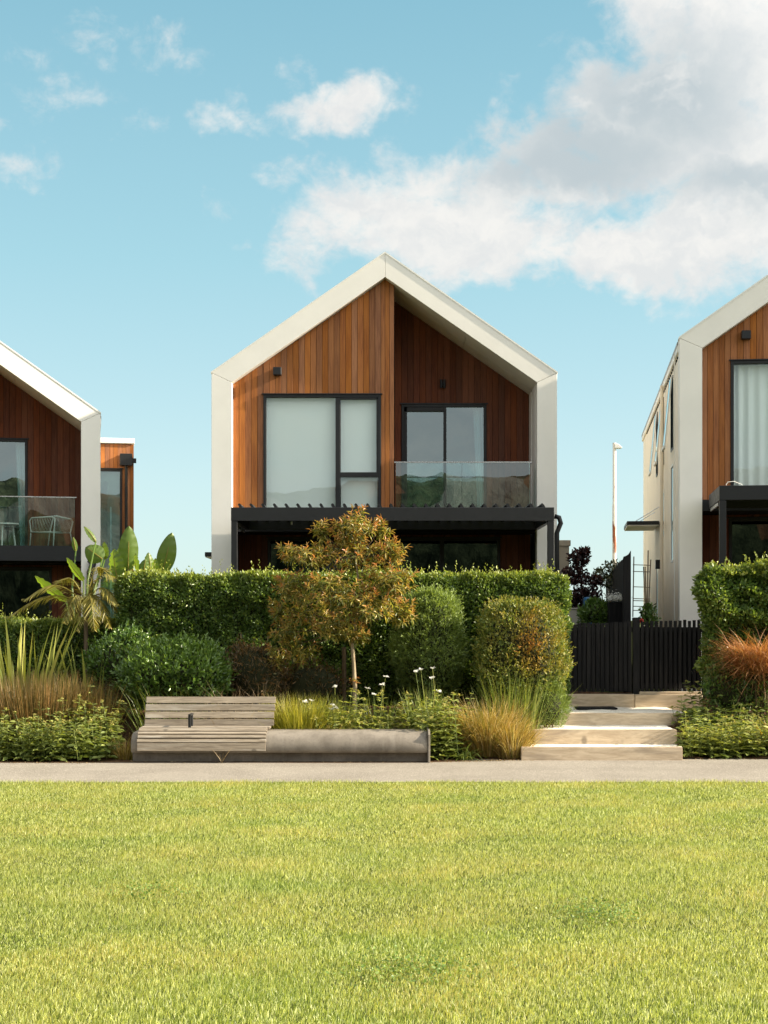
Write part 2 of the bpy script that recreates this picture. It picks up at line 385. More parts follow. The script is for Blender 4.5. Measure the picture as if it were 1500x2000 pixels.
# ------------------------------------------------------------------ mesh helpers
def empty(name, loc=(0, 0, 0), rz=0.0):
    o = bpy.data.objects.new(name, None); COL.objects.link(o); o.location = loc; o.rotation_euler = (0, 0, rz)
    o.empty_display_size = 0.2
    return o
def tag(o, label, cat, group=None, kind=None):
    o['label'] = label
    if cat: o['category'] = cat
    if group: o['group'] = group
    if kind: o['kind'] = kind
    return o
def structure(o, label=None):
    o['kind'] = 'structure'
    if label: o['label'] = label
    return o

class MB:
    def __init__(s): s.v = []; s.f = []
    def add(s, vs, fs):
        b = len(s.v); s.v += [tuple(q) for q in vs]; s.f += [tuple(b + i for i in f) for f in fs]; return s
    def box(s, x0, x1, y0, y1, z0, z1):
        return s.add([(x0, y0, z0), (x1, y0, z0), (x1, y1, z0), (x0, y1, z0), (x0, y0, z1), (x1, y0, z1), (x1, y1, z1), (x0, y1, z1)],
                     [(0, 3, 2, 1), (4, 5, 6, 7), (0, 1, 5, 4), (1, 2, 6, 5), (2, 3, 7, 6), (3, 0, 4, 7)])
    def prism(s, poly, y0, y1):            # polygon in x,z (counter-clockwise seen from -y) extruded in y
        n = len(poly)
        vs = [(x, y0, z) for x, z in poly] + [(x, y1, z) for x, z in poly]
        fs = [tuple(range(n)), tuple(range(2 * n - 1, n - 1, -1))] + [(i, n + i, n + (i + 1) % n, (i + 1) % n) for i in range(n)]
        return s.add(vs, fs)
    def prismx(s, poly, x0, x1):           # polygon in y,z extruded in x
        n = len(poly)
        vs = [(x0, y, z) for y, z in poly] + [(x1, y, z) for y, z in poly]
        fs = [tuple(range(n)), tuple(range(2 * n - 1, n - 1, -1))] + [(i, n + i, n + (i + 1) % n, (i + 1) % n) for i in range(n)]
        return s.add(vs, fs)
    def tube(s, pts, r, n=8, cap=True):
        pts = [Vector(p) for p in pts]; m = len(pts)
        rr = r if isinstance(r, (list, tuple)) else [r] * m
        rings = []; prev = None
        for i, p in enumerate(pts):
            d = (pts[min(i + 1, m - 1)] - pts[max(i - 1, 0)]).normalized()
            a = Vector((0, 0, 1)) if abs(d.z) < 0.9 else Vector((1, 0, 0))
            u = d.cross(a).normalized() if prev is None else (prev - d * prev.dot(d)).normalized()
            prev = u; v = d.cross(u)
            rings.append([p + (u * math.cos(2 * math.pi * k / n) + v * math.sin(2 * math.pi * k / n)) * rr[i] for k in range(n)])
        vs = [q for ring in rings for q in ring]
        fs = [(i * n + k, i * n + (k + 1) % n, (i + 1) * n + (k + 1) % n, (i + 1) * n + k) for i in range(m - 1) for k in range(n)]
        if cap: fs += [tuple(range(n - 1, -1, -1)), tuple(range((m - 1) * n, m * n))]
        return s.add(vs, fs)
    def build(s, name, mat, parent=None, bevel=0.0, smooth=False, seg=1):
        me = bpy.data.meshes.new(name); me.from_pydata(s.v, [], s.f)
        bm = bmesh.new(); bm.from_mesh(me)
        bmesh.ops.recalc_face_normals(bm, faces=bm.faces)
        if bevel: bmesh.ops.bevel(bm, geom=list(bm.edges), offset=bevel, segments=seg, affect='EDGES', clamp_overlap=True)
        if smooth:
            for f in bm.faces: f.smooth = True
        bm.to_mesh(me); bm.free()
        me.materials.append(MATS[mat])
        o = bpy.data.objects.new(name, me); COL.objects.link(o)
        if parent: o.parent = parent
        return o

def np_mesh(name, V, T, mat, parent=None, tint=None, smooth=False):
    """V (n,3) vertices, T (m,3) triangles"""
    me = bpy.data.meshes.new(name); V = np.asarray(V, np.float32); T = np.asarray(T, np.int32)
    me.vertices.add(len(V)); me.vertices.foreach_set('co', V.ravel())
    me.loops.add(T.size); me.loops.foreach_set('vertex_index', T.ravel())
    me.polygons.add(len(T)); me.polygons.foreach_set('loop_start', np.arange(0, T.size, 3, dtype=np.int32))
    me.polygons.foreach_set('loop_total', np.full(len(T), 3, np.int32))
    if smooth: me.polygons.foreach_set('use_smooth', np.ones(len(T), bool))
    if tint is not None:
        a = me.attributes.new('tint', 'FLOAT', 'POINT'); a.data.foreach_set('value', np.asarray(tint, np.float32))
    me.update(calc_edges=True); me.validate()
    me.materials.append(MATS[mat])
    o = bpy.data.objects.new(name, me); COL.objects.link(o)
    if parent: o.parent = parent
    return o

# leaf outlines: x across, y along, z fold
DIAMOND = (np.array([[0, 0, 0], [.5, .45, .12], [0, 1, -.05], [-.5, .45, .12]]), np.array([[0, 1, 2], [0, 2, 3]]))
OVAL = (np.array([[0, 0, 0], [.42, .28, .08], [.42, .66, .08], [0, 1, -.08], [-.42, .66, .08], [-.42, .28, .08], [0, .5, 0]]),
        np.array([[0, 1, 6], [1, 2, 6], [2, 3, 6], [3, 4, 6], [4, 5, 6], [5, 0, 6]]))
LANCE = (np.array([[0, 0, 0], [.5, .38, .10], [.30, .72, -.02], [0, 1, -.22], [-.30, .72, -.02], [-.5, .38, .10], [0, .45, -.02]]),
         np.array([[0, 1, 6], [1, 2, 6], [2, 3, 6], [3, 4, 6], [4, 5, 6], [5, 0, 6]]))
NEEDLE = (np.array([[-.5, 0, 0], [.5, 0, 0], [0, 1, 0]]), np.array([[0, 1, 2]]))

def unit(a): return a / np.maximum(np.linalg.norm(a, axis=-1, keepdims=True), 1e-9)
def leaves(pos, dirs, length, wratio, tmpl, up=None, roll=0.6):
    """leaf blades at pos along dirs; the face turned towards `up` with random roll"""
    n = len(pos); tv, tf = tmpl
    d = unit(dirs)
    up = np.tile(np.array([0, 0, 1.0]), (n, 1)) if up is None else up
    up = up + RNG.normal(0, roll, (n, 3))
    x = unit(np.cross(d, up)); z = np.cross(x, d)
    L = np.broadcast_to(np.asarray(length, float), (n,))
    wr = np.broadcast_to(np.asarray(wratio, float), (n,))
    V = (pos[:, None, :] + (tv[None, :, 0:1] * (L * wr)[:, None, None]) * x[:, None, :] + tv[None, :, 1:2] * L[:, None, None] * d[:, None, :]
         + tv[None, :, 2:3] * L[:, None, None] * z[:, None, :])
    k = len(tv)
    T = tf[None, :, :] + (np.arange(n) * k)[:, None, None]
    return V.reshape(-1, 3), T.reshape(-1, 3), k

class Soup:
    """gathers leaf arrays into one mesh"""
    def __init__(s): s.V = []; s.T = []; s.t = []; s.n = 0
    def add(s, V, T, tint=None):
        s.V.append(V); s.T.append(T + s.n); s.n += len(V)
        s.t.append(np.zeros(len(V)) if tint is None else np.asarray(tint, float))
    def leaves(s, pos, dirs, length, wratio, tmpl, up=None, roll=0.6, tint=None):
        V, T, k = leaves(np.asarray(pos, float), np.asarray(dirs, float), length, wratio, tmpl, up, roll)
        s.add(V, T, None if tint is None else np.repeat(tint, k))
    def blades(s, base, d0, length, width, droop=0.5, segs=3, face=None, tint=None):
        """curved strap leaves: base (n,3), initial direction d0 (n,3), bending down under their weight"""
        n = len(base); base = np.asarray(base, float); d = unit(np.asarray(d0, float))
        L = np.broadcast_to(np.asarray(length, float), (n,)); Wd = np.broadcast_to(np.asarray(width, float), (n,))
        dr = np.broadcast_to(np.asarray(droop, float), (n,))
        hz = d.copy(); hz[:, 2] = 0; hz = unit(hz + RNG.normal(0, 1e-3, (n, 3)) * [1, 1, 0])
        side = np.stack([-hz[:, 1], hz[:, 0], np.zeros(n)], 1)
        a = RNG.uniform(-1.2, 1.2, n)
        side = unit(side * np.cos(a)[:, None] + hz * np.sin(a)[:, None])
        p = base.copy(); rows = []
        for i in range(segs + 1):
            f = i / segs
            wv = Wd * (0.75 + 0.5 * f if f < .4 else 0.95 * (1 - (f - .4) / .6) ** 0.8 + 0.02)
            if i == segs: rows.append(p[:, None, :])
            else: rows.append(np.stack([p - side * wv[:, None] / 2, p + side * wv[:, None] / 2], 1))
            dd = d.copy(); dd[:, 2] -= dr * (f + 0.25) ** 1.5; dd += hz * (dr * f * 0.5)[:, None]; dd = unit(dd)
            p = p + dd * (L / segs)[:, None]
        V = np.concatenate(rows, 1); k = V.shape[1]
        t = []
        for i in range(segs - 1):
            t += [[2 * i, 2 * i + 1, 2 * i + 3], [2 * i, 2 * i + 3, 2 * i + 2]]
        t.append([2 * segs - 2, 2 * segs - 1, 2 * segs])
        T = np.array(t)[None] + (np.arange(n) * k)[:, None, None]
        s.add(V.reshape(-1, 3), T.reshape(-1, 3), None if tint is None else np.repeat(tint, k))
    def build(s, name, mat, parent=None):
        return np_mesh(name, np.concatenate(s.V), np.concatenate(s.T), mat, parent, np.concatenate(s.t))

def localise(root, o):
    """geometry was written in world coordinates; hang it under root without moving it"""
    o.parent = root
    o.matrix_parent_inverse = Matrix.Translation(root.location).inverted()
    return o

# ------------------------------------------------------------------ ground, path, bed
def sheet(name, xs, ys, zf, mat):
    V = [(x, y, zf(x, y)) for y in ys for x in xs]; nx = len(xs)
    Fq = [(j * nx + i, j * nx + i + 1, (j + 1) * nx + i + 1, (j + 1) * nx + i) for j in range(len(ys) - 1) for i in range(nx - 1)]
    m = MB(); m.add(V, Fq)
    return m.build(name, mat, None, smooth=True)
def lerp(a, b, t): return a + (b - a) * t
def step(v, a, b):
    t = min(1, max(0, (v - a) / (b - a))); return t * t * (3 - 2 * t)
def terrain(x, y):
    hi = 0.80 + 0.25 * step(x, 5, 9) - 0.5 * step(-x, 4.5, 8)
    return -0.03 + hi * step(y, 22.2, 25.6)
def ground_z(x, y): return terrain(x, y) - 0.45 * step(y, 22.1, 22.6) * step(-y, -25.9, -25.6)
structure(sheet('ground', [-1500, -300, -60, -20, -12, -9, -7, -5.5, -4, -2, 0, 2, 4, 5.5, 7, 9, 12, 20, 60, 300, 1500],
                [-1500, -300, -60, -10, 0, 10, 19, 21.5] + [22 + 0.3 * i for i in range(14)] + [27, 30, 36, 60, 150, 500, 1500], ground_z, 'turf_ground'),
          'grassy ground under the lawn, path and houses')
def path_back(x): return 21.72 + 0.55 * step(x, 0.2, 2.6) + 0.02 * math.sin(x * 1.7)
pxs = [-40, -20, -12] + [-9 + 0.5 * i for i in range(37)] + [12, 20, 40]
m = MB()
V = []; Fq = []
for i, x in enumerate(pxs):
    V += [(x, 19.15 + 0.03 * math.sin(x * 2.1), 0.0), (x, 20.5, 0.006), (x, path_back(x) + 0.25, 0.002)]
for i in range(len(pxs) - 1):
    for k in range(2): Fq.append((3 * i + k, 3 * i + 3 + k, 3 * i + 4 + k, 3 * i + 1 + k))
m.add(V, Fq); structure(m.build('path', 'path_asphalt', None, smooth=True), 'pale exposed-aggregate footpath between lawn and planting')
STEPS = [(22.10, 22.75, 2.01, 4.38, .197), (22.75, 23.86, 2.27, 4.43, .406), (23.86, 25.75, 2.58, 5.5, .585)]
def bedz(x, y):
    z = terrain(x, y) + 0.035 + 0.02 * math.sin(x * 5 + y * 3) * step(y, 21.9, 22.3)
    for ya, yb, xa, xb, zt in STEPS:
        if ya - .02 <= y <= yb and xa + .03 < x < xb - .03: z = min(z, zt - .12)
        elif 22.0 < y and x > 1.2 and xa - .6 < x < xb + .2 and ya <= y <= yb: z = min(z, zt + .03)
    return z
bxs = [-11 + 0.25 * i for i in range(51)] + [1.6 + .08 * i for i in range(50)] + [5.65 + .25 * i for i in range(22)]
m = MB(); V = []; Fq = []; nb = 44
for x in bxs:
    for k in range(nb):
        y = lerp(path_back(x) + 0.0, 26.4, k / (nb - 1)); V.append((x, y, bedz(x, y)))
for i in range(len(bxs) - 1):
    for k in range(nb - 1): Fq.append((i * nb + k, (i + 1) * nb + k, (i + 1) * nb + k + 1, i * nb + k + 1))
m.add(V, Fq); structure(m.build('garden_bed', 'bark_mulch', None, smooth=True), 'mulched planting bed rising from the path to the houses')

# ------------------------------------------------------------------ houses
XL, XR, IL, IR, XC = -3.37, 3.38, -2.97, 2.99, 0.02
ZE, ZI, ZRO, ZRI = 6.89, 6.70, 9.23, 8.76
def soff(x):                                   # underside of the rafters (inner slope line)
    return ZI + (ZRI - ZI) * ((x - IL) / (XC - IL) if x < XC else (IR - x) / (IR - XC))

def plank_wall(part, x0, x1, pitch, z0, ztop, openings, y, th, matn, gap=0.006, breaks=(), backing='black_matte', jit=0.003):
    cuts = sorted(set([q for o in openings for q in o[:2]] + list(breaks)))
    def cells(xa, xb):
        xs = [xa] + [c for c in cuts if xa + 1e-4 < c < xb - 1e-4] + [xb]
        out = []
        for a, b in zip(xs, xs[1:]):
            mid = (a + b) / 2; lo = z0; segs = []
            for o in sorted([o for o in openings if o[0] < mid < o[1]], key=lambda q: q[2]):
                if o[2] > lo + 0.01: segs.append((lo, o[2], False))
                lo = o[3]
            segs.append((lo, None, True))
            for s0, s1, top in segs:
                za, zb = (ztop(a), ztop(b)) if top else (s1, s1)
                if za > s0 + 0.01 and zb > s0 + 0.01: out.append([(a, s0), (b, s0), (b, zb), (a, za)])
        return out
    edges = [x0] + [c for c in cuts if x0 < c < x1] + [x1]
    for ea, eb in zip(edges, edges[1:]):
        n = max(1, round((eb - ea) / pitch)); p = (eb - ea) / n
        for i in range(n):
            for c in cells(ea + i * p + gap / 2, ea + (i + 1) * p - gap / 2):
                MB().prism(c, y + random.uniform(-jit, jit), y + th).build('plank', matn, part, bevel=0.0025)
    m = MB()
    xs = [x0] + [c for c in cuts if x0 < c < x1] + [x1]
    for a, b in zip(xs, xs[1:]):
        for c in cells(a, b): m.prism(c, y + th + 0.001, y + th + 0.03)
    m.build('wall_backing', backing, part)

def window(root, x0, x1, z0, z1, y, muntins, panes, glass='window_glass', fw=0.055, head=True, name='window', depth=0.09):
    """frame of x0..x1, z0..z1 standing 25 mm proud of the wall face y; muntins/panes are (x0,x1,z0,z1)"""
    m = MB(); ya, yb = y - 0.025, y + depth
    m.box(x0, x0 + fw, ya, yb, z0, z1); m.box(x1 - fw, x1, ya, yb, z0, z1)
    m.box(x0 + fw, x1 - fw, ya, yb, z1 - fw, z1); m.box(x0 + fw, x1 - fw, ya, yb, z0, z0 + fw)
    for a, b, c, d in muntins: m.box(a, b, ya + 0.004, yb - 0.004, c, d)
    wnd = m.build(name, 'black_metal', root, bevel=0.003)
    if head: MB().box(x0 - 0.03, x1 + 0.03, y - 0.05, y + 0.01, z1 + 0.003, z1 + 0.022).build('head_flashing', 'black_metal', wnd)
    for a, b, c, d in panes:
        MB().box(a, b, y + 0.030, y + 0.040, c, d).build('pane', glass, wnd)
    return wnd

def blind(wnd, x0, x1, z0, z1, y, matn='blind_fabric'):
    MB().box(x0, x1, y, y + 0.006, z0, z1).build('roller_blind', matn, wnd)
def curtain(wnd, x0, x1, z0, z1, y, matn='curtain_fabric', amp=0.035, wave=0.11, lean=0.0):
    n = max(8, int((x1 - x0) / 0.012)); V = []; Fq = []
    for i in range(n + 1):
        x = x0 + (x1 - x0) * i / n
        yy = y + amp * math.sin(2 * math.pi * x / wave + 1.3 * math.sin(x * 5))
        V += [(x + lean, yy, z0), (x, yy * 0.3 + y * 0.7, z1)]
    for i in range(n): Fq.append((2 * i, 2 * i + 2, 2 * i + 3, 2 * i + 1))
    MB().add(V, Fq).build('curtain', matn, wnd, smooth=True)

def house(label, loc, rz, left=True, right=True, pergola=None, side='plain', light_x=-2.09, win_x=(-2.37, -0.06), door_x=(0.36, 2.11),
          curtains='blind', louvres=True, length=12.5, front_light=True):
    root = empty('gabled_house', loc, rz); tag(root, label, 'house', 'gabled houses facing the lawn')
    zb = 0.55
    g = 0.0025
    # portal frame: two posts and two rafters, mitred
    D0, D1 = 0.0, 0.30
    MB().prism([(XL, zb), (IL, zb), (IL, ZI - g), (XL, ZE - g)], D0, D1).build('frame_post', 'cream_metal', root, bevel=0.005)
    MB().prism([(IR, zb), (XR, zb), (XR, ZE - g), (IR, ZI - g)], D0, D1).build('frame_post', 'cream_metal', root, bevel=0.005)
    MB().prism([(XL, ZE + g), (IL, ZI + g), (XC - g, ZRI), (XC - g, ZRO)], D0, D1).build('frame_rafter', 'cream_metal', root, bevel=0.005)
    MB().prism([(IR, ZI + g), (XR, ZE + g), (XC + g, ZRO), (XC + g, ZRI)], D0, D1).build('frame_rafter', 'cream_metal', root, bevel=0.005)
    # thin bright flashing over the roof edge
    for xa, za, xb, zb2 in ((XL - .012, ZE + .004, XC, ZRO + .012), (XR + .012, ZE + .004, XC, ZRO + .012)):
        MB().prism([(xa, za - .02), (xb, zb2 - .02), (xb, zb2 + .014), (xa, za + .014)], -0.010, 0.28).build('edge_flashing', 'white_metal', root)
    WY, RY, XS = 0.20, 1.60, 0.20            # front wall face, recess wall face, corner of the recess
    ZF = 4.10                                 # upper floor level
    # soffit of the recess, in panels
    def soffit_panel(xa, xb, ya, yb):
        za, zb_ = soff(xa), soff(xb)
        MB().prism([(xa, za + .003), (xb, zb_ + .003), (xb, zb_ + .045), (xa, za + .045)], ya, yb).build('soffit_panel', 'cream_metal', root)
    xm = 1.62
    for xa, xb in ((XC + .004, xm - .004), (xm + .004, IR - .002)):
        for ya, yb in ((D1 + .004, 0.92), (0.928, RY + 0.1)): soffit_panel(xa, xb, ya, yb)
    soffit_panel(IL + .002, XC - .004, D1 + .004, 0.45)
    # right return of the recess
    MB().box(IR - .004, IR + .05, D1 + .004, 0.80, ZF, ZI).build('return_panel', 'cream_metal', root)
    MB().box(IR - .004, IR + .05, 0.808, 0.98, ZF, ZI - .002).build('return_panel', 'cream_metal', root)
    MB().box(IR + .02, IR + .05, 0.98, 1.14, ZF, ZI - .25).build('return_panel', 'white_metal', root)
    MB().box(IR - .004, IR + .05, 1.14, RY, ZF, ZI - .002).build('return_panel', 'cream_metal', root)
    # upper walls in vertical boards
    wx0, wx1 = win_x; wz0, wz1 = 4.12, 6.49
    gw = empty('gable_wall'); gw.parent = root
    plank_wall(gw, IL + .004, XS, 0.113, ZF - .1, lambda x: soff(x) - .004, [(wx0, wx1, wz0, wz1)], WY, 0.02, 'cedar', breaks=(XC,))
    dx0, dx1 = door_x; dz1 = 6.50
    rw = empty('recess_wall'); rw.parent = root
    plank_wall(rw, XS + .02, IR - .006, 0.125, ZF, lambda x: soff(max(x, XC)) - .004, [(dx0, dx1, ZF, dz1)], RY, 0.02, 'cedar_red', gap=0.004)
    rt = empty('recess_return'); rt.parent = root
    for i in range(11):
        y = WY + .022 + i * 0.121
        MB().box(XS - .02, XS, y, y + 0.116, ZF, soff(XS) - .01).build('plank', 'cedar', rt, bevel=0.002)
    # big window, left: one fixed pane, a casement column with a lower light
    mx0, mx1 = wx1 - 0.89, wx1 - 0.80
    tz0, tz1 = 4.87, 4.965
    wn_ = window(root, wx0, wx1, wz0, wz1, WY, [(mx0, mx1, wz0 + .06, wz1 - .06), (mx1, wx1 - .055, tz0, tz1), (wx1 - .09, wx1 - .055, tz1, wz1 - .055), (mx1, wx1 - .055, wz1 - .09, wz1 - .056)],
                 [(wx0 + .05, mx0 + .005, wz0 + .05, wz1 - .05), (mx1 - .005, wx1 - .085, tz1 - .005, wz1 - .085), (mx1 - .005, wx1 - .05, wz0 + .05, tz0 + .005)], glass='blind_glass')
    if curtains == 'blind':
        blind(wn_, wx0 + .03, mx0 - .01, wz0 + .02, wz1 - .05, WY + .13); blind(wn_, mx1 + .01, wx1 - .07, wz0 + .02, wz1 - .05, WY + .125)
    else:
        curtain(wn_, wx0 + .03, wx1 - .05, wz0 + .02, wz1 - .05, WY + .17, wave=0.17)
    # sliding door of the recess: moving leaf with its own sash, fixed pane
    dm = (dx0 + dx1) / 2 + .03
    dr = window(root, dx0, dx1, ZF + .005, dz1, RY, [(dm - .04, dm + .02, ZF + .06, dz1 - .05), (dx0 + .055, dx0 + .115, ZF + .06, dz1 - .06), (dx0 + .055, dm - .04, dz1 - .15, dz1 - .06), (dx0 + .055, dm - .04, ZF + .06, ZF + .16)],
                [(dx0 + .1, dm - .035, ZF + .13, dz1 - .14), (dm + .015, dx1 - .05, ZF + .05, dz1 - .05)], glass='window_glass', name='sliding_door')
    curtain(dr, dx1 - .26, dx1 - .08, ZF + .02, dz1 - .06, RY + .24, wave=0.09, lean=0.10)
    # wall lights
    if front_light:
        MB().box(light_x - .08, light_x + .08, WY - .16, WY - .004, 6.86, 7.01).build('wall_light', 'black_metal', root, bevel=0.006)
    m = MB()
    for dx in (-.032, .032): m.tube([(1.21 + dx, RY - .07, 6.83), (1.21 + dx, RY - .07, 7.0)], .028, 10)
    m.box(1.18, 1.24, RY - .07, RY - .003, 6.88, 6.95)
    m.build('wall_light', 'black_metal', root)
    # balcony: deck, dark edge beam, glass balustrade on clamps
    bal = MB().box(XS + .0, IR - .002, 0.06, RY, ZF - .06, ZF - .002).build('balcony_deck', 'black_matte', root)
    MB().box(XS - .05, IR + .0, 0.012, 0.058, 3.84, ZF + .05).build('edge_beam', 'black_metal', bal)
    for xa, xb in ((XS + .03, 1.52), (1.535, 2.86)):
        MB().box(xa, xb, 0.10, 0.112, ZF + .0, 5.14).build('glass_panel', 'balustrade_glass', bal)
    MB().box(2.85, 2.862, 0.12, 0.5, ZF, 5.14).build('glass_panel', 'balustrade_glass', bal)
    MB().box(XS + .0, 2.90, 0.086, 0.126, 5.14, 5.165).build('handrail', 'steel', bal, bevel=0.004)
    for k in range(9):
        x = XS + .16 + k * 0.315
        MB().tube([(x, 0.06, 4.05), (x, 0.095, 4.05)], .016, 8).build('glass_clamp', 'steel', bal)
    # floor band and ground floor
    MB().box(IL + .002, XS, WY - .01, WY + .04, 3.80, ZF - .102).build('floor_band', 'black_metal', root)
    gf = empty('ground_floor_wall'); gf.parent = root
    GY = 1.30
    gx0, gx1 = -2.37, 2.37
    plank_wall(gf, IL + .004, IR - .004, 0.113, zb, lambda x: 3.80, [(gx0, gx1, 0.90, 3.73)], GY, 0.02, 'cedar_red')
    cols = [gx0, -1.22, 0.06, 1.18, gx1]
    window(root, gx0, gx1, 0.88, 3.73, GY, [(c - .04, c + .04, 0.93, 3.68) for c in cols[1:-1]],
           [(a + .03, b - .03, 0.93, 3.68) for a, b in zip(cols, cols[1:])], glass='dark_glass', name='glazed_door')
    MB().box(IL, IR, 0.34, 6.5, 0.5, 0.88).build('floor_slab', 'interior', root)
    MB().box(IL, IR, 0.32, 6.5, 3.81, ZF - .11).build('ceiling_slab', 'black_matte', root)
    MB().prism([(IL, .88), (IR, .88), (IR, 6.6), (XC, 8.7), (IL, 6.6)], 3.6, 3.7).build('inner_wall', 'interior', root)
    # body: side walls, back wall, roof
    sx = 0.04
    MB().box(XR - .16, XR - sx, D1 + .002, length, zb, ZE - .05).build('side_wall', 'cream_side', root)
    MB().prism([(XL + .2, zb), (XR - .2, zb), (XR - .2, ZE), (XC, ZRO - .05), (XL + .2, ZE)], length - .2, length).build('back_wall', 'cream_side', root)
    for xa, za in ((XL, ZE), (XR, ZE)):
        s = 1 if xa > 0 else -1
        ro = MB().prism([(xa + s * .02, za - .08), (XC, ZRO - .075), (XC, ZRO - .02), (xa + s * .02, za - .02)], D1 + .003, length + .15).build('roof', 'roof_metal', root)
        for k in range(9):
            f = (k + .5) / 9; x = lerp(xa, XC, f); z = lerp(za, ZRO, f) - .02
            MB().box(x - .012, x + .012, D1 + .02, length + .1, z, z + .03).build('roof_seam', 'roof_metal', ro)
        MB().box(*sorted((xa + s * .015, xa - s * .11)), D1 + .004, length + .16, ZE - .20, ZE - .03).build('gutter', 'cream_metal', root, bevel=.01)
    if side == 'detailed':
        sw = MB().box(XL + .06, XL + .16, D1 + .002, length, zb, ZE - .10).build('side_wall', 'black_matte', root)
        ys = [D1 + .01, 1.15, 1.95, 2.62, 3.7, 4.85, 5.52, 6.4, 7.1, 7.77, 9.0, 10.2, 10.8, 11.7, length]
        wins = {2: (5.12, 6.55, True), 5: (5.12, 6.55, True), 8: (5.12, 6.55, True)}
        lows = {2: (2.95, 4.85), 8: (1.0, 3.1), 5: (3.6, 4.6)}
        for i, (a, b) in enumerate(zip(ys, ys[1:])):
            ranges = [(zb, ZE - .12)]
            if i in wins: ranges = [(zb, lows[i][0]), (lows[i][1], wins[i][0]), (wins[i][1], ZE - .12)]
            for z0, z1 in ranges:
                if z1 - z0 > .03:
                    pn = MB().box(XL + .02, XL + .058, a + .012, b - .012, z0, z1).build('cladding_panel', 'cream_side', sw, bevel=.003)
            if i in wins:
                z0, z1, _ = wins[i]
                fr = MB().box(XL + .01, XL + .05, a + .012, a + .05, z0 + .004, z1 - .004).box(XL + .01, XL + .05, b - .05, b - .012, z0 + .004, z1 - .004)\
                    .box(XL + .01, XL + .05, a + .05, b - .05, z1 - .045, z1 - .004).box(XL + .01, XL + .05, a + .05, b - .05, z0 + .004, z0 + .045)
                fr = fr.build('side_window', 'black_metal', root)
                # open awning sash, hinged at the head
                t = rad(5.5); L = z1 - z0 - .03; dz, dx = L * math.cos(t), L * math.sin(t)
                def pt(u, o): return (XL + .005 - u * dx - o * math.cos(t), z1 - .02 - u * dz + o * math.sin(t))
                p0, p1, p2, p3 = pt(0, 0), pt(1, 0), pt(1, .026), pt(0, .026)
                MB().prism([p0, p1, p2, p3], a + .015, a + .05).prism([p0, p1, p2, p3], b - .05, b - .015).build('sash', 'white_metal', fr)
                q0, q1, q2, q3 = pt(.02, .015), pt(.98, .015), pt(.98, .022), pt(.02, .022)
                MB().prism([q0, q1, q2, q3], a + .05, b - .05).build('pane', 'window_glass', fr)
                r0, r1, r2, r3 = pt(.96, 0), pt(1, 0), pt(1, .04), pt(.96, .04)
                MB().prism([r0, r1, r2, r3], a + .05, b - .05).build('sash', 'white_metal', fr)
                z0, z1 = lows[i]
                l = MB().box(XL + .015, XL + .055, a + .012, a + .05, z0 + .004, z1 - .004).box(XL + .015, XL + .055, b - .05, b - .012, z0 + .004, z1 - .004)\
                    .box(XL + .015, XL + .055, a + .05, b - .05, z1 - .045, z1 - .004).box(XL + .015, XL + .055, a + .05, b - .05, z0 + .004, z0 + .045).build('side_window', 'white_metal', root)
                MB().box(XL + .03, XL + .04, a + .05, b - .05, z0 + .045, z1 - .045).build('pane', 'window_glass', l)
        # vent strip under the gutter
        vs = MB()
        for k in range(34): vs.box(XL + .0, XL + .018, .5 + k * .34, .5 + k * .34 + .17, ZE - .27, ZE - .245)
        vs.build('vent_strip', 'black_matte', root)['kind'] = 'stuff'
        cp = MB().box(XL - .70, XL + .0, 6.3, 8.3, 3.94, 4.02).build('door_canopy', 'black_metal', root, bevel=.006)
        MB().box(XL - .69, XL - .01, 6.32, 8.28, 3.915, 3.938).build('canopy_lining', 'white_metal', cp)
        for yy in (6.5, 8.1): MB().tube([(XL - .52, yy, 4.02), (XL + .01, yy, 4.34)], .010, 6).build('tie_rod', 'steel', cp)
        MB().box(XL - .09, XL + .015, 6.02, 6.2, 2.95, 3.15).build('side_light', 'black_metal', root, bevel=.005)
        MB().tube([(XL - .05, .55, 6.7), (XL - .05, .55, 1.0)], .012, 6).build('conduit', 'cream_metal', root)
        MB().tube([(XL - .06, 4.3, 6.7), (XL - .06, 4.3, 1.6), (XL - .12, 4.3, 1.5)], .035, 8).build('downpipe', 'cream_side', root)
    else:
        MB().box(XL + sx, XL + .16, D1 + .002, length, zb, ZE - .05).build('side_wall', 'cream_side', root)
        cp = MB().box(XL - .75, XL + .03, 5.2, 6.6, 3.52, 3.62).build('door_canopy', 'black_metal', root, bevel=.006)
        MB().box(XL - .74, XL + .02, 5.22, 6.58, 3.50, 3.518).build('canopy_lining', 'white_metal', cp)
    if pergola:
        pxa, pxb, pyf = pergola
        pg = empty('pergola'); pg.parent = root
        z0, z1 = 3.82, 4.06
        MB().box(pxa, pxb, pyf, pyf + .09, z0, z1).build('front_beam', 'black_metal', pg, bevel=.004)
        MB().box(pxa + .002, pxb - .002, -0.14, -0.05, z0, z1 - .004).build('rear_beam', 'black_metal', pg, bevel=.004)
        for xa in (pxa, pxb - .09):
            MB().box(xa + .001, xa + .089, pyf + .092, -0.142, z0 - .0, z1 - .002).build('side_beam', 'black_metal', pg, bevel=.004)
        MB().box(pxa + .003, pxa + .112, pyf + .003, pyf + .105, 0.7, z0 - .002).build('post', 'black_metal', pg, bevel=.004)
        MB().box(pxb - .115, pxb - .003, pyf + .003, pyf + .105, 0.7, z0 - .002).build('post', 'black_metal', pg, bevel=.004)
        n = 27 if louvres else 26; x = pxa + .17; pitch = (pxb - pxa - .34) / (n - 1)
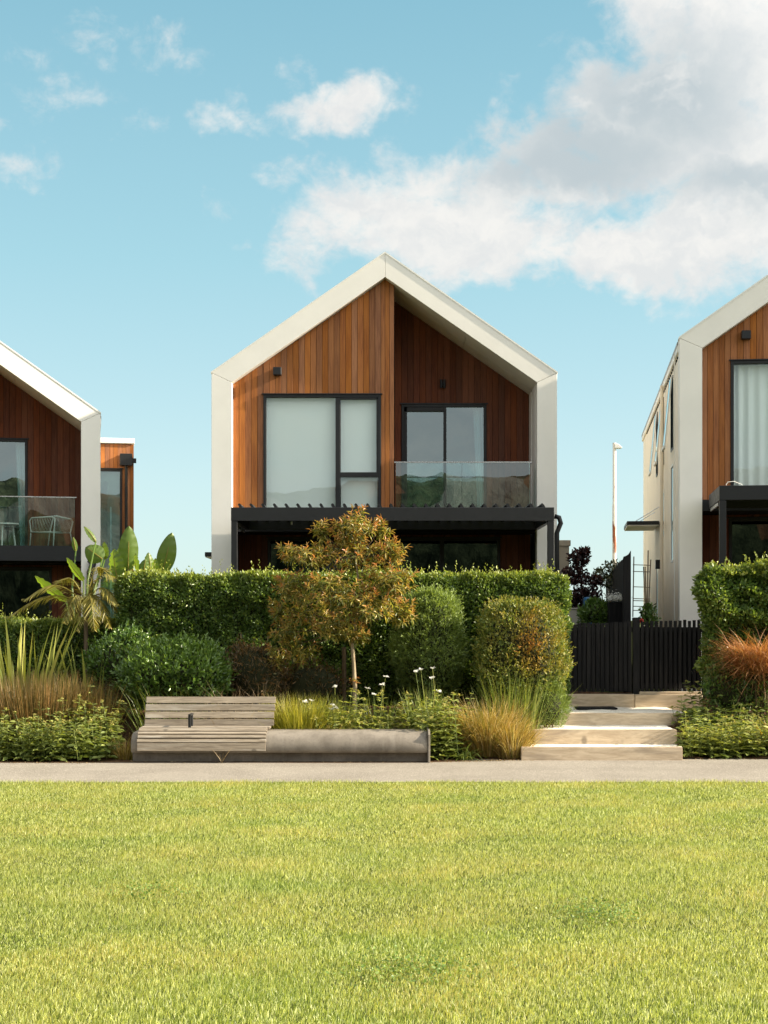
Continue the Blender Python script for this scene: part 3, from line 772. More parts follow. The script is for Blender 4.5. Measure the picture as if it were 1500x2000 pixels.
        for k in range(n):
            xx = x + k * pitch
            if louvres: prof = [(xx - .060, z1 + .052), (xx - .038, z1 + .082), (xx - .010, z1 + .066), (xx + .030, z1 + .0), (xx + .10, z1 - .09), (xx + .09, z1 - .10), (xx - .02, z1 - .02), (xx - .042, z1 + .03)]
            else: prof = [(xx - .1, z1 - .06), (xx + .115, z1 - .06), (xx + .115, z1 - .04), (xx - .1, z1 - .04)]
            MB().prism(prof, pyf + .10, -0.15).build('louvre', 'black_metal', pg)
        MB().tube([(pxa + 1.05, pyf + .45, z0 - .04), (pxa + 1.05, pyf + .45, z0 + .1)], .02, 10).build('downlight', 'steel', pg)
        MB().box(pxa + .004, pxa + .03, pyf + .3, -.3, z0 - .07, z0 - .015).build('side_track', 'steel', pg)
    return root

R7 = rad(7.08); LA = rad(11.2)
hm = house('gabled house with cedar boards and black pergola behind the copper-leaved tree', (0, 29.4, 0), 0.0, pergola=(-2.715, 3.02, -2.7))
hr = house('gabled house cut by the picture edge, its long cream side wall showing', (5.30 + 3.37 * math.cos(R7), 27 - 3.37 * math.sin(R7), .23), -R7,
           pergola=(-2.86, 3.0, -2.0), side='detailed', curtains='curtain', louvres=False, light_x=-2.19, win_x=(-2.45, -0.06), length=14)
hl = house('gabled house with white chair on its glass balcony, half out of view', (-5.84 - 3.38 * math.cos(LA), 31 - 3.38 * math.sin(LA), -.57), LA,
           door_x=(0.1, 1.86), curtains='blind')
# downpipe beside the right post of the middle pergola
MB().tube([(3.06, -2.4, 3.92), (3.14, -2.4, 3.90), (3.17, -2.4, 3.80), (3.10, -2.4, 3.62), (3.10, -2.4, 0.7)], .045, 10).build('downpipe', 'black_metal', hm, smooth=True)
MB().tube([(3.10, -2.4, 2.92), (3.10, -2.4, 2.98)], .053, 10).build('pipe_bracket', 'black_metal', hm)
m = MB()
for k in range(3): m.box(-2.06, -1.95, 1.262, 1.272, 3.37 - .055 * k - .03, 3.37 - .055 * k)  # white bars standing in for a reflection in the dark glazing
m.build('reflection_bars', 'white_metal', hm)
MB().tube([(IR + .18, -.06, 3.86), (IR + .24, -.1, 3.78), (IR + .18, -.1, 3.62), (IR + .18, -.1, .9)], .07, 10).build('downpipe', 'black_metal', hl, smooth=True)
# loose cable lying on the right pergola
m = MB(); m.tube([(-2.75, -1.97, 4.07), (-2.72, -1.96, 4.12), (-2.62, -1.96, 4.13), (-2.52, -1.95, 4.09), (-2.48, -1.95, 4.07)], .006, 5); m.build('cable', 'cream_metal', hr)

# left: flat-roofed annexe behind the left house
an = empty('flat_roofed_annexe', tuple(W(262, 1210, 38).to_2d()) + (0,), LA); tag(an, 'small cedar annexe with white roof edge and glass door beside house', 'building')
wd = 3.0
def az(py): return CH - (py - HY) * 38 / FPX
MB().box(-wd, 0.01, -.06, 4, az(867), az(857)).build('roof_edge', 'white_metal', an, bevel=.01)
aw = empty('front_wall'); aw.parent = an
adx0, adx1 = -2.0, -0.30
plank_wall(aw, -wd + .02, -.01, .104, 0.3, lambda x: az(868), [(adx0, adx1, .4, az(917))], 0.0, .02, 'cedar', jit=.002)
window(an, adx0, adx1, .4, az(917), 0.0, [(-1.15, -1.1, .45, az(921))], [(adx0 + .05, -1.145, .45, az(921)), (-1.105, adx1 - .05, .45, az(921))], name='glass_door', depth=.08)
MB().box(-1.07, -.66, .10, .11, .5, az(940)).box(-.60, -.56, .08, .1, 1.0, az(990)).build('screen', 'white_metal', an)
MB().box(-wd + .02, -.012, .1, 3.95, .2, az(869)).build('core_wall', 'grey_render', an)
rh = MB().box(-.36, -.05, -.24, -.01, az(911), az(888)).build('rain_head', 'black_metal', an, bevel=.01)
MB().box(-.06, .05, -.1, -.03, az(905), az(896)).build('outlet', 'black_metal', rh)
MB().tube([(-.20, -.10, az(911)), (-.20, -.10, .3)], .04, 10).build('downpipe', 'black_metal', an)

# right: low rendered block of the middle house's garage, and a low wall in the side yard
gb = empty('rendered_block', (3.60, 33.0, 0)); tag(gb, 'pale rendered garage block with capped parapet beside black downpipe', 'building')
zz = CH + (1210 - 1055) * 33 / FPX
MB().box(-.6, .46, 0, 5, .5, zz - .13).build('wall', 'grey_render', gb)
MB().box(-.6, .49, -.03, 5.05, zz - .128, zz).build('parapet_cap', 'grey_render', gb, bevel=.008)
lw = empty('yard_wall', (W(1130, 1210, 28.5).x, 28.5, 0)); tag(lw, 'low grey rendered wall behind the black gate, under purple tree', 'wall')
zz = CH + (1210 - 1187) * 28.5 / FPX
MB().box(-.40, .17, 0, .18, .6, zz - .03).build('wall_panel', 'grey_render', lw)
MB().box(-.42, .19, -.02, .20, zz - .028, zz).build('coping', 'grey_render', lw)

# ------------------------------------------------------------------ concrete and timber bench
bn = empty('concrete_bench', (-1.5, 21.95, 0)); tag(bn, 'long curved concrete seat with weathered timber slats and backrest on its end', 'bench')
BX0, BX1 = -3.66, 0.63
def bl(o): return localise(bn, o)
y0 = 21.72
prof = [(y0 + .18, .0), (y0 + .17, .13), (y0 + .02, .145), (y0 - .005, .20), (y0 - .005, .27), (y0 + .02, .34), (y0 + .07, .395), (y0 + .14, .43), (y0 + .25, .445), (y0 + .62, .445), (y0 + .62, 0)]
# concrete body with softly rounded ends: several cross sections
m = MB(); sects = [(BX0, .86), (BX0 + .012, .93), (BX0 + .04, .985), (BX0 + .09, 1.0)] + [(lerp(BX0 + .09, BX1 - .05, k / 14), 1.0) for k in range(1, 14)] + [(BX1 - .05, 1.0), (BX1 - .015, .99), (BX1, .96)]
n = len(prof); V = []
for x, s_ in sects:
    cy, cz = y0 + .34, .22
    V += [(x, cy + (y - cy) * s_, max(0.0, cz + (z - cz) * s_) if z > .001 else 0.0) for y, z in prof]
Fq = [(i * n + k, i * n + (k + 1) % n, (i + 1) * n + (k + 1) % n, (i + 1) * n + k) for i in range(len(sects) - 1) for k in range(n)]
Fq += [tuple(range(n)), tuple(range((len(sects) - 1) * n, len(sects) * n))]
cb = bl(m.add(V, Fq).build('concrete_body', 'bench_concrete', None))
for pl in cb.data.polygons: pl.use_smooth = len(pl.vertices) == 4 and abs(pl.normal.x) < .3 and pl.center.z > .15
# vertical end plate at the right end
bl(MB().prismx([(y0 - .01, .0), (y0 - .012, .41), (y0 + .1, .47), (y0 + .62, .47), (y0 + .62, .0)], BX1 + .002, BX1 + .035).build('end_plate', 'bench_concrete', None, bevel=.006))
def slat(name, x0, x1, cy, cz, wd, th, ang, matn='bench_timber'):
    """board with its broad face turned by ang from horizontal (about x)"""
    c, s_ = math.cos(ang), math.sin(ang); u = (c, s_); v = (-s_, c)
    q = [(cy + a * u[0] + b * v[0], cz + a * u[1] + b * v[1]) for a, b in ((-wd / 2, -th / 2), (wd / 2, -th / 2), (wd / 2, th / 2), (-wd / 2, th / 2))]
    return bl(MB().prismx(q, x0 + random.uniform(-.006, .006), x1 + random.uniform(-.006, .006)).build(name, matn, None, bevel=.005, seg=2))
SX0, SX1 = -3.555, -1.70
# seat slats wrapping over the rounded front edge
slat('seat_slat', SX0, SX1, y0 - .045, .235, .115, .03, rad(90))
for cy, cz, a in ((y0 - .028, .322, 78), (y0 - .002, .378, 58), (y0 + .042, .423, 38), (y0 + .10, .455, 22), (y0 + .165, .475, 10), (y0 + .235, .485, 2)):
    slat('seat_slat', SX0, SX1, cy, cz, .048, .034, rad(a))
for k in range(4): slat('seat_slat', SX0, SX1 + .03, y0 + .31 + .072 * k, .484, .062, .034, 0)
# backrest of four boards
for k in range(4):
    z = .545 + k * .109; slat('back_slat', -3.545 + .004 * k, -1.63 + .004 * k, y0 + .585 + .012 * k + .02 * k, z, .098, .028, rad(78))
for x in (-3.3, -2.6, -1.9):
    bl(MB().prismx([(y0 + .60, .44), (y0 + .645, .44), (y0 + .73, .92), (y0 + .70, .92)], x - .02, x + .02).build('back_bracket', 'black_metal', None))
bl(MB().tube([(-2.83, y0 + .47, .49), (-2.83, y0 + .47, .67)], .018, 8).box(-2.85, -2.81, y0 + .18, y0 + .50, .665, .69).box(-2.85, -2.81, y0 + .18, y0 + .205, .49, .665).build('armrest', 'black_metal', None, bevel=.003))

# ------------------------------------------------------------------ garden steps, landing board, mat
st = empty('garden_steps', (3.1, 22.3, 0)); tag(st, 'three wide timber steps with pale gravel treads leading to the gate', 'steps')
def sl_(o): return localise(st, o)
def pxx(px, D): return (px - 750) * D / FPX
R = [(22.10, 1018, 1333, -.02, .197), (22.75, 1043, 1322, .10, .406), (23.86, 1068, 1342, .30, .585)]
for D, a, b, z0, z1 in R:
    sl_(MB().box(pxx(a, D), pxx(b, D), D, D + .10, z0, z1).build('riser', 'step_timber', None, bevel=.008, seg=2))
ends = [22.75, 23.86, 25.7]
for (D, a, b, z0, z1), e in zip(R, ends):
    xs = [lerp(pxx(a, D) + .01, pxx(b, D) + .02, k / 12) for k in range(13)]; ys = [lerp(D + .10, e - .002, k / 6) for k in range(7)]
    V = [(x, y, z1 - .012 + .010 * math.sin(x * 9 + y * 7) * math.sin(y * 11 + 1)) for y in ys for x in xs]
    Fq = [(j * 13 + i, j * 13 + i + 1, (j + 1) * 13 + i + 1, (j + 1) * 13 + i) for j in range(6) for i in range(12)]
    sl_(MB().add(V, Fq).box(xs[0], xs[-1], D + .10, e, z0 - .1, z1 - .03).build('tread', 'pale_gravel', None))
D = 25.7
sl_(MB().box(pxx(1106, D), pxx(1240, D) - .002, D, D + .09, .5, .795).build('kerb_board', 'step_timber', None, bevel=.008))
sl_(MB().box(pxx(1240, D) + .002, pxx(1372, D), D - .012, D + .09, .5, .79).build('kerb_board', 'step_timber', None, bevel=.008))
sl_(MB().box(pxx(1250, D), pxx(1372, D), D + .05, D + .14, .79, .835).build('kerb_board', 'step_timber', None, bevel=.006))
mt = MB().box(pxx(1134, 24.6), pxx(1213, 24.6), 24.95, 25.42, .58, .605).build('door_mat', 'black_matte', None, bevel=.006); tag(mt, 'black door mat lying on the top gravel step', 'mat')

# ------------------------------------------------------------------ picket gate, posts
GD = 25.82
def zg(py): return CH - (py - HY) * GD / FPX
def picket_run(name, label, px0, px1, n, top0, top1, bot):
    r = empty(name, (pxx((px0 + px1) / 2, GD), GD, .8)); tag(r, label, 'gate' if 'gate' in name else 'fence')
    p = (px1 - px0) / n
    for k in range(n):
        f = k / (n - 1); a = px0 + k * p + .06 * p; b = px0 + (k + 1) * p - (.10 if 'gate' in name else .30) * p
        zt = zg(lerp(top0, top1, f)) + random.uniform(-.012, .012)
        localise(r, MB().box(pxx(a, GD), pxx(b, GD), GD + random.uniform(-.003, .003), GD + .02, zg(bot) + random.uniform(-.006, .006), zt).build('picket', 'black_timber', None, bevel=.002))
    for z in (zg(1230), zg(1340)):
        localise(r, MB().box(pxx(px0, GD), pxx(px1, GD), GD + .022, GD + .065, z - .045, z + .045).build('rail', 'black_timber', None, bevel=.003))
    m = MB().box(pxx(px0, GD), pxx(px1, GD), GD + .067, GD + .08, zg(1343), zg(1229))
    localise(r, m.build('back_board', 'black_timber', None))
    return r
picket_run('picket_gate', 'black timber picket gate next to the clipped bushes, above the mat', 1110, 1235, 14, 1219, 1214, 1351)
picket_run('picket_fence', 'black picket panel with tall tips beside the cream side wall', 1251, 1371, 13, 1213, 1211, 1351)
for a, b, t, l in ((1236, 1249.5, 1206, 'weathered black gate post between the two picket panels'), (1372.5, 1385, 1214, 'black fence post at the corner of the tall leafy hedge')):
    tag(MB().box(pxx(a, GD), pxx(b, GD), GD - .02, GD + .09, .55, zg(t)).build('gate_post', 'black_timber', None, bevel=.006), l, 'post', 'black timber posts at the gate')

# boundary fence running back between the plots
bf = empty('boundary_fence', (pxx(1225, 26.3), 26.3, .8), -R7); tag(bf, 'tall dark plank fence running back between the two side yards', 'fence')
zt = CH + (1210 - 1086) * 26.3 / FPX - .8
MB().prism([(-.065, -.3), (.065, -.3), (.065, zt + .10), (.02, zt + .03), (-.03, zt - .0), (-.065, zt - .01)], 0, .1).build('post', 'black_timber', bf, bevel=.004)
for k in range(84):
    y = .11 + k * .16
    MB().box(-.06, -.035, y, y + .15, -.2, zt - .03 + random.uniform(-.01, .01)).build('plank', 'black_timber', bf)
for z in (.3, zt - .25): MB().box(-.034, .01, .11, 13.5, z, z + .09).build('rail', 'black_timber', bf)

# trellis of bamboo canes
tr = empty('cane_trellis', (pxx(1255, 26.6), 26.6, .8)); tag(tr, 'thin cane trellis standing between dark fence and cream wall', 'trellis')
def tl(o): return localise(tr, o)
def P(px, py, D): return W(px, py, D)
for a, b in (((1238, 1087), (1236, 1205)), ((1266, 1075), (1264, 1200)), ((1271, 1093), (1266, 1205)), ((1257, 1107), (1261, 1205)), ((1260, 1107), (1263, 1200))):
    tl(MB().tube([P(*a, 26.6), P(*b, 26.6)], .011, 6).build('upright', 'stake_timber', None))
for y in (1103, 1116, 1146, 1169, 1173, 1184, 1192): tl(MB().tube([P(1236, y, 26.58), P(1270, y + 1, 26.58)], .008, 6).build('crossbar', 'stake_timber', None))

# lamp pole
lp = empty('lamp_pole', tuple(W(1200, 1210, 45).to_2d()) + (.8,)); tag(lp, 'slender rust-streaked white lamp pole beyond the gate', 'lamp post')
zt = CH + (1210 - 865) * 45 / FPX
localise(lp, MB().tube([(lp.location.x, 45, .5), (lp.location.x, 45, CH + (1210 - 985) * 45 / FPX)], .062, 12).build('pole', 'rusty_white', None, smooth=False))
localise(lp, MB().tube([(lp.location.x, 45, CH + (1210 - 985) * 45 / FPX), (lp.location.x, 45, zt)], .052, 12).build('pole_top', 'rusty_white', None))
V = W(1206, 872, 45)
localise(lp, MB().prism([(V.x - .10, V.z - .06), (V.x + .12, V.z - .06), (V.x + .12, V.z - .03), (V.x + .02, V.z + .06), (V.x - .1, V.z + .08)], 44.88, 45.12).build('lamp_head', 'white_metal', None, bevel=.01))

# garden chair and side table on the left balcony
def hlw(x, y, z): return hl.location + Vector((x * math.cos(LA) - y * math.sin(LA), x * math.sin(LA) + y * math.cos(LA), z))
ch = empty('wire_chair', hlw(2.36, .78, 4.1), LA + rad(8)); tag(ch, 'white wire armchair behind the glass balustrade', 'chair')
t_ = .013
def tb(name, pts, r=t_, n=6, par=ch): return MB().tube(pts, r, n).build(name, 'white_metal', par, smooth=True)
# side frames: arm loops
tb('arm_frame', [(-.40, .30, .0), (-.37, .30, .40), (-.40, .28, .62), (-.36, .26, .68), (.0, -.18, .68), (.06, -.24, .64), (.04, -.26, .36), (.02, -.30, .0)])
tb('arm_frame', [(-.02, .34, .0), (.02, .32, .38), (.10, .30, .70), (.16, .28, .74), (.44, .1, .66), (.47, .06, .60), (.40, -.06, .36), (.47, -.1, .0)])
tb('seat_rail', [(-.37, .30, .38), (.04, -.26, .36), (.40, -.06, .36), (.02, .32, .38), (-.37, .30, .38)])
tb('back_rail', [(-.36, .26, .68), (.12, .30, .73)]); tb('front_rail', [(.04, -.24, .70), (.46, .06, .64)])
for k in range(14):
    f = (k + .5) / 14
    tb('wire', [(lerp(-.36, .14, f), lerp(.27, .30, f), lerp(.68, .73, f)), (lerp(-.36, .03, f), lerp(.30, .32, f), .38)], .004, 4)
for k in range(14):
    f = (k + .5) / 14
    tb('wire', [(lerp(.04, .46, f), lerp(-.24, .06, f), lerp(.69, .64, f)), (lerp(.04, .40, f), lerp(-.26, -.06, f), .36)], .004, 4)
for k in range(10):
    f = (k + .5) / 10
    tb('wire', [(lerp(-.37, .04, f), lerp(.30, -.26, f), .375), (lerp(.02, .40, f), lerp(.32, -.06, f), .375)], .004, 4)
tbL = empty('side_table', hlw(1.42, .8, 4.1), LA); tag(tbL, 'small round white table behind the balustrade next to wire chair', 'table')
MB().tube([(0, 0, .52), (0, 0, .545)], .30, 28).build('table_top', 'white_metal', tbL)
for a in range(3):
    q = math.radians(120 * a + 20); MB().tube([(math.cos(q) * .24, math.sin(q) * .24, .0), (math.cos(q) * .17, math.sin(q) * .17, .52)], .018, 8).build('leg', 'white_metal', tbL)

# ------------------------------------------------------------------ vegetation
def rnd(a, b, n): return RNG.uniform(a, b, n)
def ball(n):                                   # random unit vectors
    return unit(RNG.normal(0, 1, (n, 3)))
def noise3(p, f, seed=0.0):                    # cheap smooth pseudo-noise, -1..1
    x, y, z = p[:, 0] * f + seed, p[:, 1] * f + seed * 1.7, p[:, 2] * f - seed
    return (np.sin(x * 1.7 + np.sin(y * 2.1 + z)) + np.sin(y * 1.9 + np.sin(z * 2.3 + x * .7)) + np.sin(z * 2.2 + np.sin(x * 1.3 - y))) / 3

def hedge(label, x0, x1, y0, y1, z0, z1, dens, mat='hedge_leaf', lsize=.05, wr=.55, round_=.18, rot=0.0, shoots=1.0, seed=1.0, name='clipped_hedge', depth=.16, bump=.06, bulge=0.0):
    """clipped hedge: leaves in a thin irregular shell over a dark twiggy core"""
    root = empty(name, ((x0 + x1) / 2, (y0 + y1) / 2, z0)); tag(root, label, 'hedge')
    S = Soup(); dx, dy, dz = x1 - x0, y1 - y0, z1 - z0
    faces = [('f', dx * dz), ('b', dx * dz * .25), ('t', dx * dy), ('l', dy * dz), ('r', dy * dz)]
    for f, area in faces:
        n = int(area * dens); u, v = rnd(0, 1, n), rnd(0, 1, n)
        if f == 'f': p = np.stack([x0 + u * dx, np.full(n, y0), z0 + v * dz], 1); nn = (0, -1, 0)
        elif f == 'b': p = np.stack([x0 + u * dx, np.full(n, y1), z0 + v * dz], 1); nn = (0, 1, 0)
        elif f == 't': p = np.stack([x0 + u * dx, y0 + v * dy, np.full(n, z1)], 1); nn = (0, 0, 1)
        elif f == 'l': p = np.stack([np.full(n, x0), y0 + u * dy, z0 + v * dz], 1); nn = (-1, 0, 0)
        else: p = np.stack([np.full(n, x1), y0 + u * dy, z0 + v * dz], 1); nn = (1, 0, 0)
        # round the edges of the box
        c = np.array([(x0 + x1) / 2, (y0 + y1) / 2, (z0 + z1) / 2]); h = np.array([dx, dy, dz]) / 2 - round_
        q = np.clip(p - c, -h, h); d = (p - c) - q; L = np.linalg.norm(d, axis=1, keepdims=True)
        nrm = np.where(L > 1e-6, d / np.maximum(L, 1e-6), np.array(nn, float)); p = c + q + nrm * np.minimum(L, round_)
        off = noise3(p, 2.3, seed) * bump + noise3(p, 7.0, seed + 3) * bump * .8 - np.abs(RNG.normal(0, depth * .45, n)) - .12 * np.clip(noise3(p, 4.1, seed + 9) - .35, 0, 1)
        p = p + nrm * off[:, None]
        if bulge: p[:, 0] -= bulge * np.clip((p[:, 2] - z0) / dz, 0, 1) ** 3 * np.clip(1 - (p[:, 0] - x0) / .6, 0, 1)
        d = unit(nrm * .55 + RNG.normal(0, .55, (n, 3)) + np.array([0, 0, .45]))
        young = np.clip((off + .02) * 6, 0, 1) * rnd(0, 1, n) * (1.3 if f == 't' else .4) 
        young = np.clip(young + .45 * np.clip((p[:, 2] - z1 + .22) / .22, 0, 1) * rnd(0, 1, n), 0, 1)  # also paints a sunlit band into the leaf colour along the top
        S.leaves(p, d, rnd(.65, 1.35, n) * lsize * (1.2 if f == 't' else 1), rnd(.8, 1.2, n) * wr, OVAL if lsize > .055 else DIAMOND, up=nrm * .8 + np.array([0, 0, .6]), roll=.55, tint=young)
    # upright young shoots on top
    n = int(dx * dy * 60 * shoots)
    b = np.stack([x0 + rnd(.02, .98, n) * dx, y0 + rnd(0, 1, n) * dy, np.full(n, z1 - .03)], 1); b[:, 2] += noise3(b, 2.3, seed) * bump
    hgt = rnd(.4, 1.0, n) * (RNG.random(n) ** 3 * .20 + .06)
    for k in range(7):
        p = b + np.stack([RNG.normal(0, .012, n), RNG.normal(0, .012, n), hgt * (k + 1) / 7 * 1.3], 1)
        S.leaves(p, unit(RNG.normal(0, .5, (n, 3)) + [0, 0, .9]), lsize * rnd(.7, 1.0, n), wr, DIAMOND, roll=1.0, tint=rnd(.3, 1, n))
    localise(root, S.build('foliage', mat))
    i = .14
    m = MB(); xs = np.linspace(x0 + i, x1 - i, max(3, int(dx / .35)))
    core = MB().box(x0 + i, x1 - i, y0 + i, y1 - i, z0 - .1, z1 - i)
    localise(root, core.build('twiggy_core', 'twig_mass', None, bevel=.08, seg=2))
    return root

def shrub(label, name, c, r, n, mat, lsize, wr, tmpl=DIAMOND, seed=1.0, flat=None, bump=.10, upbias=.6, tintf=None, stalk='brown_bark', depth=.10, cat='shrub', power=2.0, sprig=0):
    """rounded shrub: superellipsoid shell of leaves on a dark core, short stems under it; c is the centre, r the radii"""
    c = np.array(c, float); r = np.array(r, float)
    root = empty(name, (c[0], c[1], c[2] - r[2])); tag(root, label, cat)
    d = ball(n); d[:, 2] = np.where(d[:, 2] < -.85, -d[:, 2], d[:, 2])
    k = (np.abs(d) ** power).sum(1, keepdims=True) ** (-1 / power)
    p = c + d * k * r
    nrm = unit(d * k / r)
    off = noise3(p, 3.2, seed) * bump + noise3(p, 9, seed + 5) * bump * .6 - np.abs(RNG.normal(0, depth, n))
    p = p + nrm * off[:, None]
    dd = unit(nrm * .6 + RNG.normal(0, .45, (n, 3)) + np.array([0, 0, upbias]))
    tint = None if tintf is None else np.clip(tintf(p, (p - c) / r), 0, 1)
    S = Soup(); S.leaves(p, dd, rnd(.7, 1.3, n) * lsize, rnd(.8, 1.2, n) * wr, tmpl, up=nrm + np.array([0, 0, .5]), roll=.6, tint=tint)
    if sprig:
        q = RNG.choice(n, sprig); q = q[d[q][:, 2] > -.3]; ns = len(q)
        for j in range(6):
            pp = p[q] + dd[q] * (j * lsize * .5); S.leaves(pp, unit(dd[q] + RNG.normal(0, .5, (ns, 3))), lsize, wr, tmpl, roll=1, tint=None if tint is None else np.clip(tint[q] + .15, 0, 1))
    localise(root, S.build('foliage', mat))
    u = []; nu, nv = 14, 10; V = []
    for j in range(nv + 1):
        th = math.pi * j / nv
        for i in range(nu):
            ph = 2 * math.pi * i / nu; e = np.array([math.sin(th) * math.cos(ph), math.sin(th) * math.sin(ph), math.cos(th)])
            kk = (np.abs(e) ** power).sum() ** (-1 / power); V.append(tuple(c + e * kk * (r - .10) * .93))
    Fq = [(j * nu + i, j * nu + (i + 1) % nu, (j + 1) * nu + (i + 1) % nu, (j + 1) * nu + i) for j in range(nv) for i in range(nu)]
    localise(root, MB().add(V, Fq).build('twiggy_core', 'twig_mass', None, smooth=True))
    m = MB()
    for k2 in range(5):
        a = random.uniform(0, 6.28); m.tube([(c[0] + .08 * math.cos(a), c[1] + .08 * math.sin(a), c[2] - r[2] - .25), (c[0] + .2 * r[0] * math.cos(a), c[1] + .2 * r[1] * math.sin(a), c[2])], [.02, .012], 6)
    localise(root, m.build('stems', stalk, None))
    return root

def clump(label, name, base, n, h, spread, width, mat, droop=.5, lean=(0, 0), rbase=.12, segs=3, cat='grass clump', ry=None, hvar=.35, flower=None, kind=None, basez=None, group=None):
    """tussock of strap leaves; base (x,y,z); spread = tan of the splay"""
    root = empty(name, base); tag(root, label, cat, group, kind)
    S = Soup()
    a = rnd(0, 2 * math.pi, n); rr = np.sqrt(rnd(0, 1, n))
    ry = rbase if ry is None else ry
    b = np.stack([base[0] + np.cos(a) * rr * rbase, base[1] + np.sin(a) * rr * ry, np.full(n, base[2] - .03)], 1)
    if basez is not None: b[:, 2] = [basez(x, y) - .02 for x, y in b[:, :2]]
    sp = np.abs(RNG.normal(0, spread, n)) * (.3 + .7 * rr)
    d = np.stack([np.cos(a) * sp + lean[0] + RNG.normal(0, .06, n), np.sin(a) * sp + lean[1] + RNG.normal(0, .06, n), np.ones(n)], 1)
    S.blades(b, d, h * rnd(1 - hvar, 1 + hvar * .35, n), width * rnd(.7, 1.2, n), droop * rnd(.4, 1.5, n), segs)
    localise(root, S.build('leaves', mat))
    return root

# --- hedges
HZ = lambda py, D: CH - (py - HY) * D / FPX
hedge('long tall clipped hedge in front of the middle house', pxx(226, 24.7), pxx(1110, 24.7), 24.7, 25.75, .45, HZ(1124, 24.7), 4600, seed=2.0)
hedge('low clipped hedge behind the flax and palm, before the left house', -9.6, pxx(246, 25.1), 25.1, 25.9, .2, HZ(1214, 25.1), 3400, seed=5.0)
hedge('leafy hedge with pale new growth before the house at the edge', pxx(1389, 24.25), 7.4, 24.25, 24.8, 1.0, HZ(1108, 24.25), 3600, lsize=.07, seed=8.0, round_=.24, bump=.13, shoots=2.2, bulge=.2)

# --- shrubs
def cshrub(px, py0, py1, hw, D, dr): return ((px - 750) * D / FPX, D, CH - ((py0 + py1) / 2 - HY) * D / FPX), (hw * D / FPX, dr, (py1 - py0) / 2 * D / FPX)
c, r = cshrub(838, 1160, 1370, 67, 24.05, .52)
shrub('rounded grey-green bush beside the copper tree, before the hedge', 'rosemary_bush', c, r, 21000, 'westringia_leaf', .062, .26, seed=1.2, tintf=lambda p, e: .4 + .6 * e[:, 2] + .2 * noise3(p, 4), power=2.6, sprig=1500, bump=.12, depth=.13)  # tint rising with height paints the sunlit top into the leaves
c, r = cshrub(1017, 1176, 1400, 86, 23.75, .62)
shrub('clipped bush turning orange on top, beside the black gate', 'boxy_bush', c, r, 24000, 'turning_leaf', .046, .5, seed=3.3, power=3.0, sprig=1500, bump=.10, depth=.13,
      tintf=lambda p, e: np.exp(-((e[:, 0] - .18) ** 2 / .16 + (e[:, 2] - .28) ** 2 / .20)) * .8 * rnd(.2, 1.2, len(p)) * (e[:, 1] < .2) + .18 * noise3(p, 7))
c, r = cshrub(1070, 1330, 1432, 42, 23.4, .35)
shrub('small soft grey-green herb at the foot of the boxy bush', 'rosemary_herb', c, r, 5200, 'westringia_leaf', .05, .16, seed=4.1, tintf=lambda p, e: np.full(len(p), .7), bump=.05, sprig=300)
c, r = cshrub(345, 1250, 1400, 104, 23.5, .55)
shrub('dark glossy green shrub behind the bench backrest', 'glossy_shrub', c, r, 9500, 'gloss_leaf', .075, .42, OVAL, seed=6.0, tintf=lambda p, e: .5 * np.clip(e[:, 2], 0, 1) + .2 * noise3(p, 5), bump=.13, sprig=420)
c, r = cshrub(235, 1235, 1400, 70, 24.3, .45)
shrub('smaller glossy shrub in shade between flax and glossy shrub', 'glossy_shrub', c, r, 5200, 'gloss_leaf', .075, .42, OVAL, seed=7.0, bump=.14, sprig=160)
c, r = cshrub(500, 1250, 1385, 66, 23.9, .4)
shrub('thin bronze twiggy shrub in shade left of the tree trunk', 'bronze_shrub', c, r, 3200, 'bronze_twig', .075, .22, LANCE, seed=9.0, bump=.16, depth=.16, sprig=140)
c, r = cshrub(610, 1290, 1390, 70, 24.2, .3)
shrub('dark low bronze shrub under the copper tree crown', 'bronze_shrub', c, r, 1500, 'bronze_twig', .08, .2, LANCE, seed=10.0, bump=.16, depth=.18)
c, r = cshrub(1440, 1290, 1400, 70, 24.0, .25)
shrub('dark green undergrowth bush beneath the rusty wiry shrub', 'green_bush', c, r, 2600, 'gloss_leaf', .07, .4, OVAL, seed=12.0, bump=.14, depth=.14)

